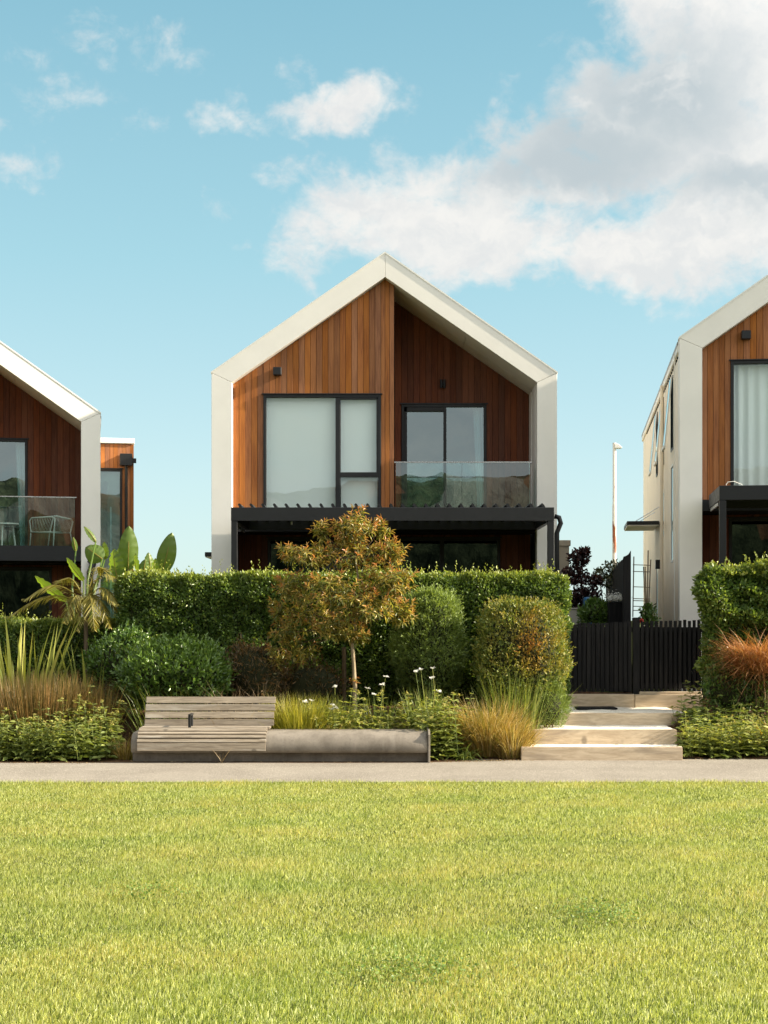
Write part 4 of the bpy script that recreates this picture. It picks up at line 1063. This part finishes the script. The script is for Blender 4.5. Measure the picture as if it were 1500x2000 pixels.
# --- copper-leaved tree
def copper_tree():
    D = 23.35; base = W(691, 1385, D); base.z = bedz(base.x, D) - .05
    root = empty('copper_tree', base); tag(root, 'small tree with coppery new leaves and pale slender trunk behind the bench', 'tree')
    top = W(688, 1258, D)
    m = MB(); pts = [base, W(693, 1340, D), W(691, 1300, D), top, W(694, 1215, D), W(703, 1160, D), W(694, 1090, D), W(690, 1020, D)]
    m.tube(pts, [.040, .034, .030, .028, .022, .018, .012, .005], 9)
    # lobes of the crown in photo pixels: x, y, rx, ry, depth offset, share
    lobes = [(690, 1030, 56, 42, 0, .11), (745, 1030, 22, 30, .1, .03), (625, 1035, 22, 26, 0, .03), (605, 1082, 62, 26, -.1, .09), (565, 1075, 28, 20, 0, .03), (690, 1082, 72, 38, .1, .13), (765, 1072, 36, 30, 0, .06),
             (760, 1130, 60, 38, -.2, .12), (660, 1150, 85, 42, -.3, .12), (575, 1145, 52, 38, .2, .09), (712, 1185, 82, 34, -.35, .12), (600, 1195, 72, 42, .25, .10), (780, 1195, 40, 30, 0, .06), (560, 1235, 40, 38, .2, .05), (655, 1225, 66, 30, -.1, .08), (700, 1235, 34, 22, 0, .035), (545, 1185, 30, 36, .3, .03), (540, 1270, 32, 34, .35, .03), (590, 1268, 36, 30, .2, .03)]
    S = Soup(); br = MB()
    for i, (px, py, rx, ry, dd, sh) in enumerate(lobes):
        c = W(px, py, D + dd); R3 = Vector((rx * D / FPX, min(rx, 60) * D / FPX * .9, ry * D / FPX))
        # limb to the lobe
        j = pts[4 + (0 if py > 1170 else 1 if py > 1110 else 2)]
        mid = j.lerp(c, .55) + Vector((0, 0, -.04))
        br.tube([j, mid, c, c + Vector((0, 0, R3.z * .5))], [.013, .009, .005, .003], 6)
        nt = int(400 * sh * 1.4)                 # twigs in this lobe
        for t in range(nt):
            e = Vector(ball(1)[0]); rr = random.random() ** .45
            tip = c + Vector((e.x * R3.x, e.y * R3.y, e.z * R3.z)) * rr
            out = Vector((e.x, e.y, e.z * .5 + .55)).normalized()
            L = random.uniform(.12, .24); b0 = tip - out * L
            if t % 3 == 0: br.tube([c.lerp(b0, .5), b0, tip], [.004, .003, .0018], 3, cap=False)
            n = 11; f = np.linspace(.15, 1.0, n)
            p = np.array(b0)[None] + np.outer(f, np.array(out) * L)
            ph = np.arange(n) * 2.4 + random.uniform(0, 6)
            o = Vector((0, 0, 1)); u = out.cross(Vector((.3, .9, .1))).normalized(); v = out.cross(u)
            rd = np.outer(np.cos(ph), np.array(u)) + np.outer(np.sin(ph), np.array(v))
            dirs = unit(rd * (1.15 - .75 * f)[:, None] + np.array(out) * (.25 + .6 * f)[:, None] + np.array([0, 0, -.34]) * (1.1 - f)[:, None])
            outer = max(0.0, rr - .55) * 2.2 * (1 if e.z > -.3 else .5)
            upper = .7 if py < 1090 else .2
            tint = np.clip((f - .5) * 1.6, 0, 1) * min(1, outer + upper + .25) * random.uniform(.3, 1.2)
            S.leaves(p, dirs, rnd(.095, .150, n) * (1.05 - .38 * f), .25, LANCE, up=np.tile(np.array(out) * .5 + [0, 0, .7], (n, 1)), roll=.35, tint=tint)
    localise(root, m.build('trunk', 'pale_bark', None, smooth=True)); localise(root, br.build('branches', 'brown_bark', None, smooth=True))
    localise(root, S.build('crown', 'copper_leaf'))
    # tuft of young leaves on the trunk
    S2 = Soup(); n = 34; p = np.tile(np.array(W(691, 1330, D)), (n, 1)) + RNG.normal(0, .025, (n, 3)); d = ball(n); d[:, 2] = d[:, 2] * .5 + .2
    S2.leaves(p, d, rnd(.05, .09, n), .28, LANCE, tint=rnd(0, 1, n)); localise(root, S2.build('trunk_shoots', 'copper_leaf'))
copper_tree()
sk = MB().tube([Vector((W(672, 1300, 24.2).x, 24.2, .3)), W(672, 1264, 24.2)], .035, 8).build('tree_stake', 'brown_bark', None); tag(sk, 'brown timber tree stake in shadow behind the pale trunk', 'stake')

# --- flax, restio and strap-leaved plants on the left
def bz(px, D): x = pxx(px, D); return (x, D, bedz(x, D))
clump('large yellow-green flax with broad sword leaves at the left edge', 'flax_plant', bz(38, 23.9), 85, 1.75, .30, .075, 'flax_blade', .22, rbase=.55, ry=.25, segs=4, cat='flax', hvar=.45)
clump('narrower flax leaves rising beside the palm trunk', 'flax_plant', bz(175, 23.9), 22, 1.3, .28, .06, 'flax_blade', .25, rbase=.25, segs=4, cat='flax', hvar=.4)
clump('brown reedy rush mass in front of the flax', 'rush_plant', bz(75, 23.0), 2600, 1.15, .22, .010, 'restio_stem', .18, rbase=.62, ry=.32, segs=3, cat='rush', hvar=.4)
clump('darker olive rush between the brown rush and the glossy shrub', 'rush_plant', bz(180, 23.2), 1300, .95, .26, .010, 'restio_stem', .2, rbase=.35, ry=.25, segs=3, cat='rush', hvar=.45)
clump('low dry grass at the left end of the bench', 'dry_grass', bz(243, 22.3), 240, .42, .5, .012, 'orange_sedge', .8, rbase=.12, cat='grass clump')
clump('wispy straw-coloured grass behind the bench backrest', 'dry_grass', bz(460, 22.9), 300, 1.12, .45, .010, 'dry_stem', .8, rbase=.65, ry=.15, cat='grass clump')
clump('green wiry grass behind the left end of the backrest', 'wiry_grass', bz(330, 22.9), 200, 1.08, .4, .010, 'green_blade', .6, rbase=.45, ry=.15, cat='grass clump')
clump('bright yellow-green grass tuft at the right end of the backrest', 'yellow_grass', bz(585, 22.75), 1700, .92, .34, .011, 'yellow_blade', .5, rbase=.33, ry=.22, cat='grass clump')
clump('thin green grass tuft between yellow grass and tree trunk', 'green_grass', bz(650, 22.9), 420, .85, .35, .012, 'green_blade', .5, rbase=.25, cat='grass clump')
clump('small orange sedge among the sage behind the concrete seat', 'orange_tuft', bz(643, 22.45), 320, .58, .4, .011, 'orange_sedge', .6, rbase=.12, cat='grass clump')
clump('tall green iris clump with white flowers right of the tree', 'iris_clump', bz(832, 22.95), 260, .98, .33, .020, 'green_blade', .35, rbase=.20, segs=4, cat='iris')
clump('slim iris clump with few white flowers near the trunk', 'iris_clump', bz(745, 23.2), 90, .72, .3, .018, 'green_blade', .35, rbase=.18, segs=4, cat='iris')
clump('golden-orange sedge mound beside the steps', 'orange_sedge', bz(955, 22.65), 2300, .92, .45, .010, 'orange_sedge', .75, rbase=.36, ry=.25, segs=4, cat='grass clump')
clump('second orange sedge leaning over the lowest step', 'orange_sedge', bz(1000, 22.40), 1300, .62, .42, .010, 'orange_sedge', .7, rbase=.20, ry=.2, segs=4, cat='grass clump')
clump('tall thin green grass between the sedge and the boxy bush', 'tall_grass', bz(1005, 23.1), 420, 1.15, .25, .013, 'green_blade', .3, rbase=.34, ry=.2, segs=4, cat='grass clump')
clump('dark arching lily leaves at the path edge by the sedge', 'lily_clump', bz(905, 22.2), 46, .42, .8, .024, 'green_blade', 1.6, rbase=.10, segs=5, cat='lily')
clump('golden sword-leaved plant at the right picture edge', 'gold_flax', bz(1508, 22.9), 60, .55, .6, .022, 'gold_blade', .6, rbase=.08, segs=4, cat='flax')
clump('short dry grass hanging at the top step edge', 'dry_grass', bz(1330, 23.8), 90, .30, .7, .010, 'dry_stem', 1.0, rbase=.10, cat='grass clump')

# rusty wiry shrub at the right: a flat-topped mass of fine orange twigs
def wiry():
    D = 23.85; c = W(1488, 1280, D); root = empty('wiry_shrub', (c.x, D, bedz(c.x, D))); tag(root, 'rusty orange wiry shrub spreading before the hedge', 'shrub')
    n = 5200; a = rnd(0, 2 * math.pi, n); rr = np.sqrt(rnd(0, 1, n)); S = Soup()
    b = np.stack([c.x + np.cos(a) * rr * .5, D + np.sin(a) * rr * .35, c.z - .16 + rnd(-.14, .26, n)], 1)
    sp = rnd(.6, 2.4, n)
    d = np.stack([np.cos(a) * sp + RNG.normal(0, .5, n), np.sin(a) * sp * .8 + RNG.normal(0, .5, n), rnd(.0, .9, n)], 1)
    d += RNG.normal(0, .35, (n, 3)); S.blades(b, d, .17 + .54 * RNG.random(n) ** 2.0, .0078, .4, 3)
    n2 = 46; a2 = rnd(2.4, 3.9, n2); b2 = np.stack([c.x + rnd(-.5, .3, n2), np.full(n2, D - .1), c.z + rnd(-.12, .1, n2)], 1)
    S.blades(b2, np.stack([np.cos(a2), np.sin(a2) * .3, rnd(-.1, .6, n2)], 1), rnd(.3, .55, n2), .007, .2, 3)
    localise(root, S.build('twigs', 'rust_sedge'))
    S2 = Soup(); n = 1500; p = np.stack([c.x + RNG.normal(0, .28, n), D + .05 + RNG.normal(0, .2, n), c.z - .2 - np.abs(RNG.normal(0, .22, n))], 1)
    S2.blades(p, RNG.normal(0, 1, (n, 3)), rnd(.1, .3, n), .007, .3, 2); localise(root, S2.build('inner_twigs', 'bronze_twig'))
    m = MB()
    for k in range(7): m.tube([(c.x + random.uniform(-.08, .08), D, bedz(c.x, D) - .05), (c.x + random.uniform(-.3, .3), D + random.uniform(-.2, .2), c.z)], [.014, .006], 5)
    localise(root, m.build('stems', 'brown_bark', None))
wiry()

# --- yellow-flowered sage drifts
OCT = (np.array([[1, 0, 0], [-1, 0, 0], [0, 1, 0], [0, -1, 0], [0, 0, 1], [0, 0, -1]]) * .5, np.array([[0, 2, 4], [2, 1, 4], [1, 3, 4], [3, 0, 4], [2, 0, 5], [1, 2, 5], [3, 1, 5], [0, 3, 5]]))
def sage(label, spots, nstem, hgt, leaf=.155, hvar=.5, dens=1.0, bright=.35, flow=.5):  # bright: how sunlit the drift is painted through its leaf tint
    """spots: list of (x0,x1,y0,y1) strips of the bed"""
    x, y = (spots[0][0] + spots[0][1]) / 2, (spots[0][2] + spots[0][3]) / 2
    root = empty('yellow_sage', (x, y, bedz(x, y))); tag(root, label, 'sage')
    S, Fl, m = Soup(), Soup(), MB(); tot = sum((b - a) * (d - c) for a, b, c, d in spots)
    for a, b, c, d in spots:
        n = int(.72 * nstem * (b - a) * (d - c) / tot)
        for k in range(n):
            px_, py_ = random.uniform(a, b), random.uniform(c, d); z = bedz(px_, py_)
            h = hgt * random.uniform(1 - hvar, 1) * (1.0 if random.random() > .2 else 1.4)
            lean = Vector((random.gauss(0, .16), random.gauss(0, .16) - .06, 1)).normalized()
            P0 = Vector((px_, py_, z)); tip = P0 + lean * h
            if k % 2 == 0: m.tube([P0, tip], [.004, .003], 4, cap=False)
            nn = max(3, int(h / .085)); ang = random.uniform(0, 3.14)
            pos, dr, ln, tt = [], [], [], []
            for j in range(nn):
                f = (j + .6) / nn; ang += 1.57
                for s_ in (0, math.pi):
                    pos.append(P0.lerp(tip, f)); dr.append((math.cos(ang + s_), math.sin(ang + s_), random.uniform(-.35, .25) + .35 * f)); ln.append(leaf * (1.15 - .62 * f) * random.uniform(.8, 1.2)); tt.append(f * bright * random.uniform(.4, 1.6))
            S.leaves(np.array(pos), np.array(dr), np.array(ln), .42, OVAL, up=np.tile([0, 0, 1.0], (len(pos), 1)), roll=.3, tint=np.clip(tt, 0, 1))
            if random.random() < flow:
                for q in range(random.choice((1, 1, 2))):
                    cpos = P0.lerp(tip, 1 - .2 * q); n3 = 16
                    dd = ball(n3); dd[:, 2] *= .45
                    Fl.leaves(np.tile(np.array(cpos), (n3, 1)), dd, rnd(.024, .042, n3), .5, DIAMOND, roll=1)
                    V_, T_, k_ = leaves(np.array([cpos]), np.array([[0, 0, 1.0]]), .034, 1.3, OCT); Fl.add(V_, T_)
    localise(root, S.build('leaves', 'sage_leaf')); flo = localise(root, Fl.build('flowers', 'sage_flower')); flo['kind'] = 'stuff'; localise(root, m.build('stems', 'sage_leaf', None))
    return root
sage('broad drift of yellow-budded sage along the path left of the bench', [(-5.9, -4.0, 21.85, 22.75)], 300, .64, flow=.33)
sage('taller sage stems behind the drift, beside the bench', [(-4.9, -4.05, 22.5, 22.95)], 60, .82, flow=.7)
sage('sage drift behind the bare concrete seat, around the trunk', [(-.98, .60, 22.36, 22.9)], 190, .72, bright=.8, flow=.75)
sage('leafy sage spilling past the concrete end plate', [(.55, 1.12, 22.0, 22.9)], 120, .82, bright=.5, flow=.5)
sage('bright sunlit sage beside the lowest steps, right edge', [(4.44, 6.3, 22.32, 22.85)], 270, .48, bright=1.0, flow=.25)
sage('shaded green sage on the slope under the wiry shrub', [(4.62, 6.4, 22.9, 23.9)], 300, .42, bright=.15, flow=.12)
sage('few tall sage stems beside the corner fence post', [(5.0, 5.25, 24.4, 24.8)], 12, .62, bright=.3, flow=.6)

# white iris flowers
def iris_flower(p, label_plant):
    n = 6; a = np.arange(n) * math.pi / 3 + random.uniform(0, 1)
    S = Soup(); S.leaves(np.tile(np.array(p), (n, 1)), np.stack([np.cos(a), np.sin(a), np.where(np.arange(n) % 2, .25, .7)], 1) + RNG.normal(0, .25, (n, 3)), rnd(.045, .065, n), .8, OVAL, roll=.3)
    return S
fl = Soup(); fm = MB()
fr = empty('iris_flowers', bz(800, 23.0)); tag(fr, 'white iris blooms on thin stalks above the sage and iris leaves', 'flower')
for px, py, D in ((812, 1313, 22.85), (822, 1309, 22.9), (845, 1306, 22.9), (843, 1325, 22.8), (746, 1338, 23.1), (718, 1345, 22.9), (730, 1357, 22.8), (654, 1342, 22.95), (596, 1372, 22.7), (609, 1370, 22.75), (651, 1378, 22.6), (656, 1383, 22.6), (857, 1352, 22.7), (648, 1386, 22.6), (753, 1322, 23.2)):
    p = W(px, py, D)
    localise(fr, iris_flower(p, None).build('bloom', 'white_petal'))
    q0 = Vector((p.x + random.uniform(-.14, .14), D + .05, bedz(p.x, D))); fm.tube([q0, q0.lerp(p, .55) + Vector((random.uniform(-.03, .03), 0, 0)), p], [.005, .004, .003], 4, cap=False)
localise(fr, fm.build('stalks', 'green_blade', None))

# --- bird-of-paradise plants with big paddle leaves
def paddle(root, b, t, wpx, D, face=.0, fold=.25, curl=.15, dd=0.0, tear=0):
    B, T = W(*b, D), W(*t, D + dd); L = (T - B).length; u = (T - B).normalized(); hw = wpx / 2 * D / FPX
    side = u.cross(Vector((math.sin(face), -math.cos(face), .0))).normalized(); nrm = side.cross(u).normalized()
    n = 14; V = []; Fq = []
    for i in range(n + 1):
        f = i / n; wv = hw * (math.sin(math.pi * min(1, f * .94 + .06)) ** .62) * (1.08 - .25 * f) if i < n else 0.004
        mid = B + u * (L * f) + nrm * (curl * L * (f - f * f) * 1.6)
        for k in (-1, -.5, 0, .5, 1):
            wob = .02 * math.sin(f * 34 + k * 3) * abs(k) * hw / .15
            V.append(mid + side * (wv * k) + nrm * (-fold * wv * abs(k) + wob))
    for i in range(n):
        for k in range(4):
            if tear and k in (0, 3) and i in (5, 6 + tear, 11): continue
            a = i * 5 + k; Fq.append((a, a + 1, a + 6, a + 5))
    o = MB().add(V, Fq).build('leaf', 'banana_leaf', None, smooth=True); localise(root, o)
    rib = MB().tube([B + nrm * .004, B + u * L * .5 + nrm * (curl * L * .4 + .004), B + u * L * .97 + nrm * .006], [.012, .008, .003], 5).build('midrib', 'palm_leaf', None); localise(root, rib)
    return B
b1 = empty('bird_of_paradise', (pxx(255, 26.7), 26.7, .6)); tag(b1, 'clump of upright paddle leaves above the hedge corner', 'banana plant')
stems = MB()
for args in (((250, 1112), (252, 1027), 40, 26.7, .2), ((229, 1128), (222, 1072), 38, 26.4, -.5), ((269, 1122), (264, 1081), 22, 26.4, -.9), ((293, 1122), (290, 1079), 24, 26.7, .6), ((317, 1120), (336, 1040), 38, 27.0, .15), ((240, 1120), (236, 1062), 26, 26.9, .7), ((280, 1122), (284, 1092), 22, 26.3, .2), ((302, 1122), (303, 1090), 20, 26.6, -.6)):
    B = paddle(b1, *args, fold=.35, tear=0); stems.tube([B, Vector((lerp(B.x, pxx(265, 26.7), .5), B.y, B.z - .9)), Vector((pxx(265, 26.7), 26.7, .5))], [.016, .024, .04], 7)
localise(b1, stems.build('stalks', 'banana_leaf', None, smooth=True))
b2 = empty('bird_of_paradise', (pxx(160, 26.3), 26.3, .5)); tag(b2, 'bird-of-paradise with lit drooping leaves before the dark ground floor window', 'banana plant')
stems = MB()
for args in (((187, 1058), (164, 1028), 14, 26.6, .8), ((200, 1092), (167, 1068), 40, 26.6, .3), ((205, 1092), (203, 1058), 22, 26.7, -.6), ((163, 1134), (130, 1089), 20, 26.0, -.7), ((129, 1174), (68, 1125), 26, 25.9, -.9), ((148, 1076), (143, 1049), 11, 26.9, .2)):
    B = paddle(b2, *args, fold=.3); stems.tube([B, Vector((lerp(B.x, pxx(160, 26.3), .35), 26.2, B.z - .7)), Vector((pxx(160, 26.3), 26.3, .4))], [.013, .02, .04], 7)
localise(b2, stems.build('stalks', 'banana_leaf', None, smooth=True))

# --- feather palm
def palm():
    D = 25.0; c = W(168, 1180, D); root = empty('feather_palm', (c.x, D, bedz(c.x, D))); tag(root, 'young feather palm with arching yellowish fronds behind the flax', 'palm')
    localise(root, MB().tube([(c.x + .02, D, bedz(c.x, D) - .1), (c.x, D, .9), (c.x, D, c.z - .1), c], [.05, .04, .035, .02], 8).build('trunk', 'stake_timber', None, smooth=True))
    for tip, rise, dy in (((45, 1170), .30, -.1), ((12, 1205), .26, .1), ((112, 1135), .25, .3), ((228, 1128), .28, -.2), ((205, 1112), .32, .4), ((232, 1180), .30, -.3), ((215, 1225), .34, -.4), ((125, 1215), .30, -.5), ((185, 1230), .36, -.6), ((150, 1232), .34, -.5), ((240, 1205), .3, .2)):
        T = W(*tip, D + dy); S = Soup(); n = 46; rib = []
        for i in range(n + 1):
            f = i / n; p = c.lerp(T, f) + Vector((0, 0, rise * math.sin(math.pi * min(1, f * 1.05)) * .9)); rib.append(p)
        P_ = np.array(rib); tg = unit(np.gradient(P_, axis=0)); sd = unit(np.cross(tg, [0, 0, 1.0]))
        for s_ in (-1, 1):
            q = P_[4:]; f = np.linspace(.1, 1, len(q))
            d = sd[4:] * s_ * .8 + tg[4:] * .75 + np.array([0, 0, -.30]) + RNG.normal(0, .08, q.shape)
            S.blades(q, d, .34 * np.sin(np.pi * (.15 + .8 * f)) * rnd(.85, 1.1, len(q)), .021, .55, 3)
        o = S.build('frond', 'palm_leaf'); localise(root, o)
        o2 = MB().tube(rib, [lerp(.012, .003, i / n) for i in range(n + 1)], 5).build('frond_rib', 'palm_leaf', None); localise(root, o2)
palm()

# --- side yard plants beyond the gate
def loose_tree(label, name, base, blobs_, n, mat, lsize, wr, bark, cat='tree'):
    root = empty(name, base); tag(root, label, cat); S = Soup(); m = MB(); B = Vector(base)
    for (c, r, sh) in blobs_:
        k = int(n * sh); d = ball(k); p = np.array(c) + d * (RNG.random((k, 1)) ** .45) * np.array(r)
        S.leaves(p, unit(d * .5 + RNG.normal(0, .6, (k, 3))), rnd(.7, 1.2, k) * lsize, wr, OVAL, roll=.8)
        m.tube([B, B.lerp(Vector(c), .5) + Vector((0, 0, .1)), Vector(c)], [.03, .02, .006], 6)
    localise(root, S.build('crown', mat)); localise(root, m.build('trunk', bark, None))
D = 30.5
loose_tree('purple-leaved tree beyond the gate beside the rendered block', 'purple_tree', (pxx(1125, D), D, .7),
           [(W(1130, 1090, D), (.22, .25, .18), .16), (W(1140, 1078, D), (.12, .2, .06), .05), (W(1122, 1125, D), (.30, .3, .2), .2), (W(1145, 1160, D), (.32, .3, .16), .17), (W(1120, 1180, D), (.3, .3, .2), .2), (W(1155, 1170, D), (.14, .2, .12), .06), (W(1160, 1135, D), (.18, .2, .10), .07)], 2300, 'purple_leaf', .085, .6, 'brown_bark')
D = 33
loose_tree('grey-green sapling at the foot of the lamp pole', 'grey_sapling', (pxx(1195, D), D, .7),
           [(W(1190, 1110, D), (.18, .2, .16), .25), (W(1170, 1118, D), (.12, .2, .1), .15), (W(1183, 1135, D), (.25, .2, .18), .35), (W(1205, 1105, D), (.12, .2, .12), .12)], 650, 'grey_leaf', .075, .5, 'brown_bark')
D = 27.6
c, r = cshrub(1165, 1168, 1230, 38, D, .3)
shrub('dark leafy bush behind the left picket gate', 'yard_bush', c, r, 1900, 'gloss_leaf', .08, .45, OVAL, seed=14, bump=.12, depth=.14)
D = 26.6
c, r = cshrub(1265, 1183, 1240, 18, D, .18)
shrub('small leafy climber at the base of the trellis', 'yard_bush', c, r, 600, 'gloss_leaf', .07, .5, OVAL, seed=15, bump=.1, depth=.12)
pot = empty('flower_planter', (pxx(1205, 27.2), 27.2, .8)); tag(pot, 'dark planter of creamy flowers against the dark plank fence', 'planter')
zp = CH + (1210 - 1176) * 27.2 / FPX
localise(pot, MB().box(pxx(1188, 27.2), pxx(1219, 27.2), 27.1, 27.35, .75, zp).build('planter_box', 'black_timber', None, bevel=.01))
S = Soup(); n = 420; p = np.stack([pxx(1202, 27.2) + RNG.normal(0, .085, n), 27.15 + RNG.normal(0, .08, n), zp + .04 + np.abs(RNG.normal(0, .05, n))], 1)
S.leaves(p, ball(n), .035, .8, OVAL, roll=1); localise(pot, S.build('blossom', 'white_petal'))
rs = empty('pink_rose', (pxx(1252, 26.2), 26.2, .8)); tag(rs, 'single coral-pink rose bloom just above the gate', 'flower')
S = Soup(); n = 26; p0 = W(1253, 1212, 26.2); p = np.tile(np.array(p0), (n, 1)) + RNG.normal(0, .014, (n, 3)); S.leaves(p, ball(n), .055, .9, OVAL, roll=.6); localise(rs, S.build('petals', 'rose_petal'))
localise(rs, MB().tube([(p0.x + .05, 26.2, .8), p0], .006, 5).build('stalk', 'gloss_leaf', None))
bb = MB().box(pxx(1141, 29.3), pxx(1155, 29.3), 29.2, 29.5, CH + (1210 - 1177) * 29.3 / FPX - .7, CH + (1210 - 1166) * 29.3 / FPX).build('blue_bin', 'blue_plastic', None, bevel=.03); tag(bb, 'bit of a blue bin in shade beneath the purple tree', 'bin')

# --- lawn of real blades
def lawn():
    S = []; zones = [(7.2, 10.0, 8000, .0036, .034), (10.0, 14.0, 5800, .0043, .033), (14.0, 19.22, 4300, .0057, .032)]
    allV, allT, allt = [], [], []; off = 0
    for ya, yb, dn, wd, hh in zones:
        x1 = yb * .255 + 1.3; n = int((yb - ya) * 2 * x1 * dn)
        x, y = rnd(-x1, x1, n), rnd(ya, yb, n)
        keep = np.abs(x) < y * .255 + 1.3
        edge = 19.17 + .03 * np.sin(x * 2.1) + RNG.normal(0, .03, n)
        keep &= y < edge
        x, y = x[keep], y[keep]; n = len(x)
        P2 = np.stack([x, y, np.zeros(n)], 1)
        big = noise3(P2, .9, 2.0); mid = noise3(P2, 3.1, 7.0)
        h = hh * (1 + .30 * big + .28 * mid) * rnd(.5, 1.3, n) * (1 + .5 * np.clip((y - 18.9) / .3, 0, 1))
        a = rnd(0, 2 * math.pi, n); ln = np.abs(RNG.normal(0, .45, n)) + .08
        lx, ly = np.cos(a) * ln + .12, np.sin(a) * ln
        fa = rnd(-1.0, 1.0, n); wx, wy = np.cos(fa) * wd / 2, np.sin(fa) * wd / 2
        z0 = np.full(n, -.012)
        b1_ = np.stack([x - wx, y - wy, z0], 1); b2_ = np.stack([x + wx, y + wy, z0], 1)
        mx, my, mz = x + lx * h * .35, y + ly * h * .35, z0 + h * .6
        m1 = np.stack([mx - wx * .8, my - wy * .8, mz], 1); m2 = np.stack([mx + wx * .8, my + wy * .8, mz], 1)
        tp = np.stack([x + lx * h * 1.1, y + ly * h * 1.1, z0 + h * (1.05 - .3 * np.minimum(ln, 1))], 1)
        near = ya < 9
        kv, tf_ = (5, [[0, 1, 3], [0, 3, 2], [2, 3, 4]]) if near else (3, [[0, 1, 2]])
        V = np.stack([b1_, b2_, m1, m2, tp] if near else [b1_, b2_, tp], 1).reshape(-1, 3)
        T = (np.array(tf_)[None] + (np.arange(n) * kv)[:, None, None]).reshape(-1, 3) + off
        dry = np.clip(.25 + .55 * noise3(P2, 1.7, 11.0) + .3 * mid, 0, 1) * (RNG.random(n) < .5)
        allV.append(V); allT.append(T); allt.append(np.repeat(dry, kv)); off += len(V)
    o = np_mesh('lawn_grass', np.concatenate(allV), np.concatenate(allT), 'lawn_blade', None, np.concatenate(allt))
    tag(o, 'sunlit mown lawn of short yellow-green grass before the path', 'grass', kind='stuff')
lawn()
def clover(label, px, py, rx, ry, n):
    D0 = FPX * CH / (py - HY); x0 = pxx(px, D0); root = empty('clover_patch', (x0, D0, 0)); tag(root, label, 'clover'); S = Soup()
    q = RNG.normal(0, .45, (n, 2)); p = np.stack([x0 + q[:, 0] * rx, D0 + q[:, 1] * ry, rnd(.012, .042, n)], 1)
    S.leaves(p, unit(RNG.normal(0, 1, (n, 3)) * [1, 1, .3]), rnd(.014, .026, n), .8, OVAL, roll=.5); localise(root, S.build('leaves', 'clover_leaf'))
clover('dark green clover patch in the right half of the lawn', 1170, 1787, .35, .5, 500)
clover('clover patch near the bottom centre of the lawn', 800, 1895, .5, .45, 600)
clover('darker weedy patch in the left part of the lawn', 290, 1742, .35, .45, 350)
# few clover flowers and weeds by the path
def weed(label, px, D, n, h):
    x = pxx(px, D); root = empty('path_weed', (x, D, 0)); tag(root, label, 'weed'); S = Soup()
    a = rnd(0, 6.28, n); S.blades(np.tile([x, D, .0], (n, 1)), np.stack([np.cos(a) * .5, np.sin(a) * .3, np.ones(n)], 1), rnd(.5, 1, n) * h, .008, .4, 3); localise(root, S.build('leaves', 'dry_stem'))
weed('thin dry weed growing from the joint below the timber seat', 433, 21.66, 16, .34)

# wooded hillside on the far side of the park, behind the viewer; the windows mirror it
def hillside():
    xs = np.arange(-90, 90.1, .5); rows = [(-36, 0), (-37, .12), (-38.5, .3), (-40, .48), (-41.5, .63), (-43, .76), (-44.5, .87), (-46, .95), (-47.5, 1.0), (-50, .93), (-58, .5), (-66, 0)]
    X, R_ = np.meshgrid(xs, np.arange(len(rows)), indexing='ij'); Y = np.array([r[0] for r in rows])[R_]; Kf = np.array([r[1] for r in rows])[R_]
    q = np.stack([X.ravel(), Y.ravel(), Kf.ravel() * 8], 1)
    top = 11.9 + .03 * X + .5 * np.sin(X * .07) + .25 * np.sin(X * .41 + 1)
    nz = (noise3(q, 1.1, 3) * .16 + noise3(q, 2.9, 8) * .16 + noise3(q, 5.7, 5) * .14).reshape(X.shape)
    Z = top * Kf + nz * np.clip(Kf * 3, 0, 1) - .05; Y = Y + nz * .8 * np.clip(Kf * 3, 0, 1)
    V = np.stack([X.ravel(), Y.ravel(), Z.ravel()], 1); n = len(rows); nx = len(xs)
    i, k = np.meshgrid(np.arange(nx - 1), np.arange(n - 1), indexing='ij'); a0 = (i * n + k).ravel()
    T = np.concatenate([np.stack([a0, a0 + n + 1, a0 + n], 1), np.stack([a0, a0 + 1, a0 + n + 1], 1)])
    structure(np_mesh('hill', V, T, 'hillside'), 'wooded hillside across the park, mirrored in the windows')
hillside()

# fallen leaves along the back of the path and on the steps
S = Soup(); n = 420; x = np.concatenate([rnd(-6, 6.5, 260), RNG.normal(1.75, .35, 160)])
y = np.array([path_back(q) for q in x]) - np.abs(RNG.normal(0, .07, n)) + .02; y = np.where((x > BX0 - .05) & (x < BX1 + .05), y0 + .12 - np.abs(RNG.normal(0, .08, n)), y)
S.leaves(np.stack([x, y, np.full(n, .008)], 1), RNG.normal(0, 1, (n, 3)) * [1, 1, .12], rnd(.02, .05, n), .45, OVAL, roll=.25)
o = S.build('leaf_litter', 'dry_stem'); tag(o, 'dry brown leaf litter along the back edge of the path', 'leaf litter', kind='stuff')
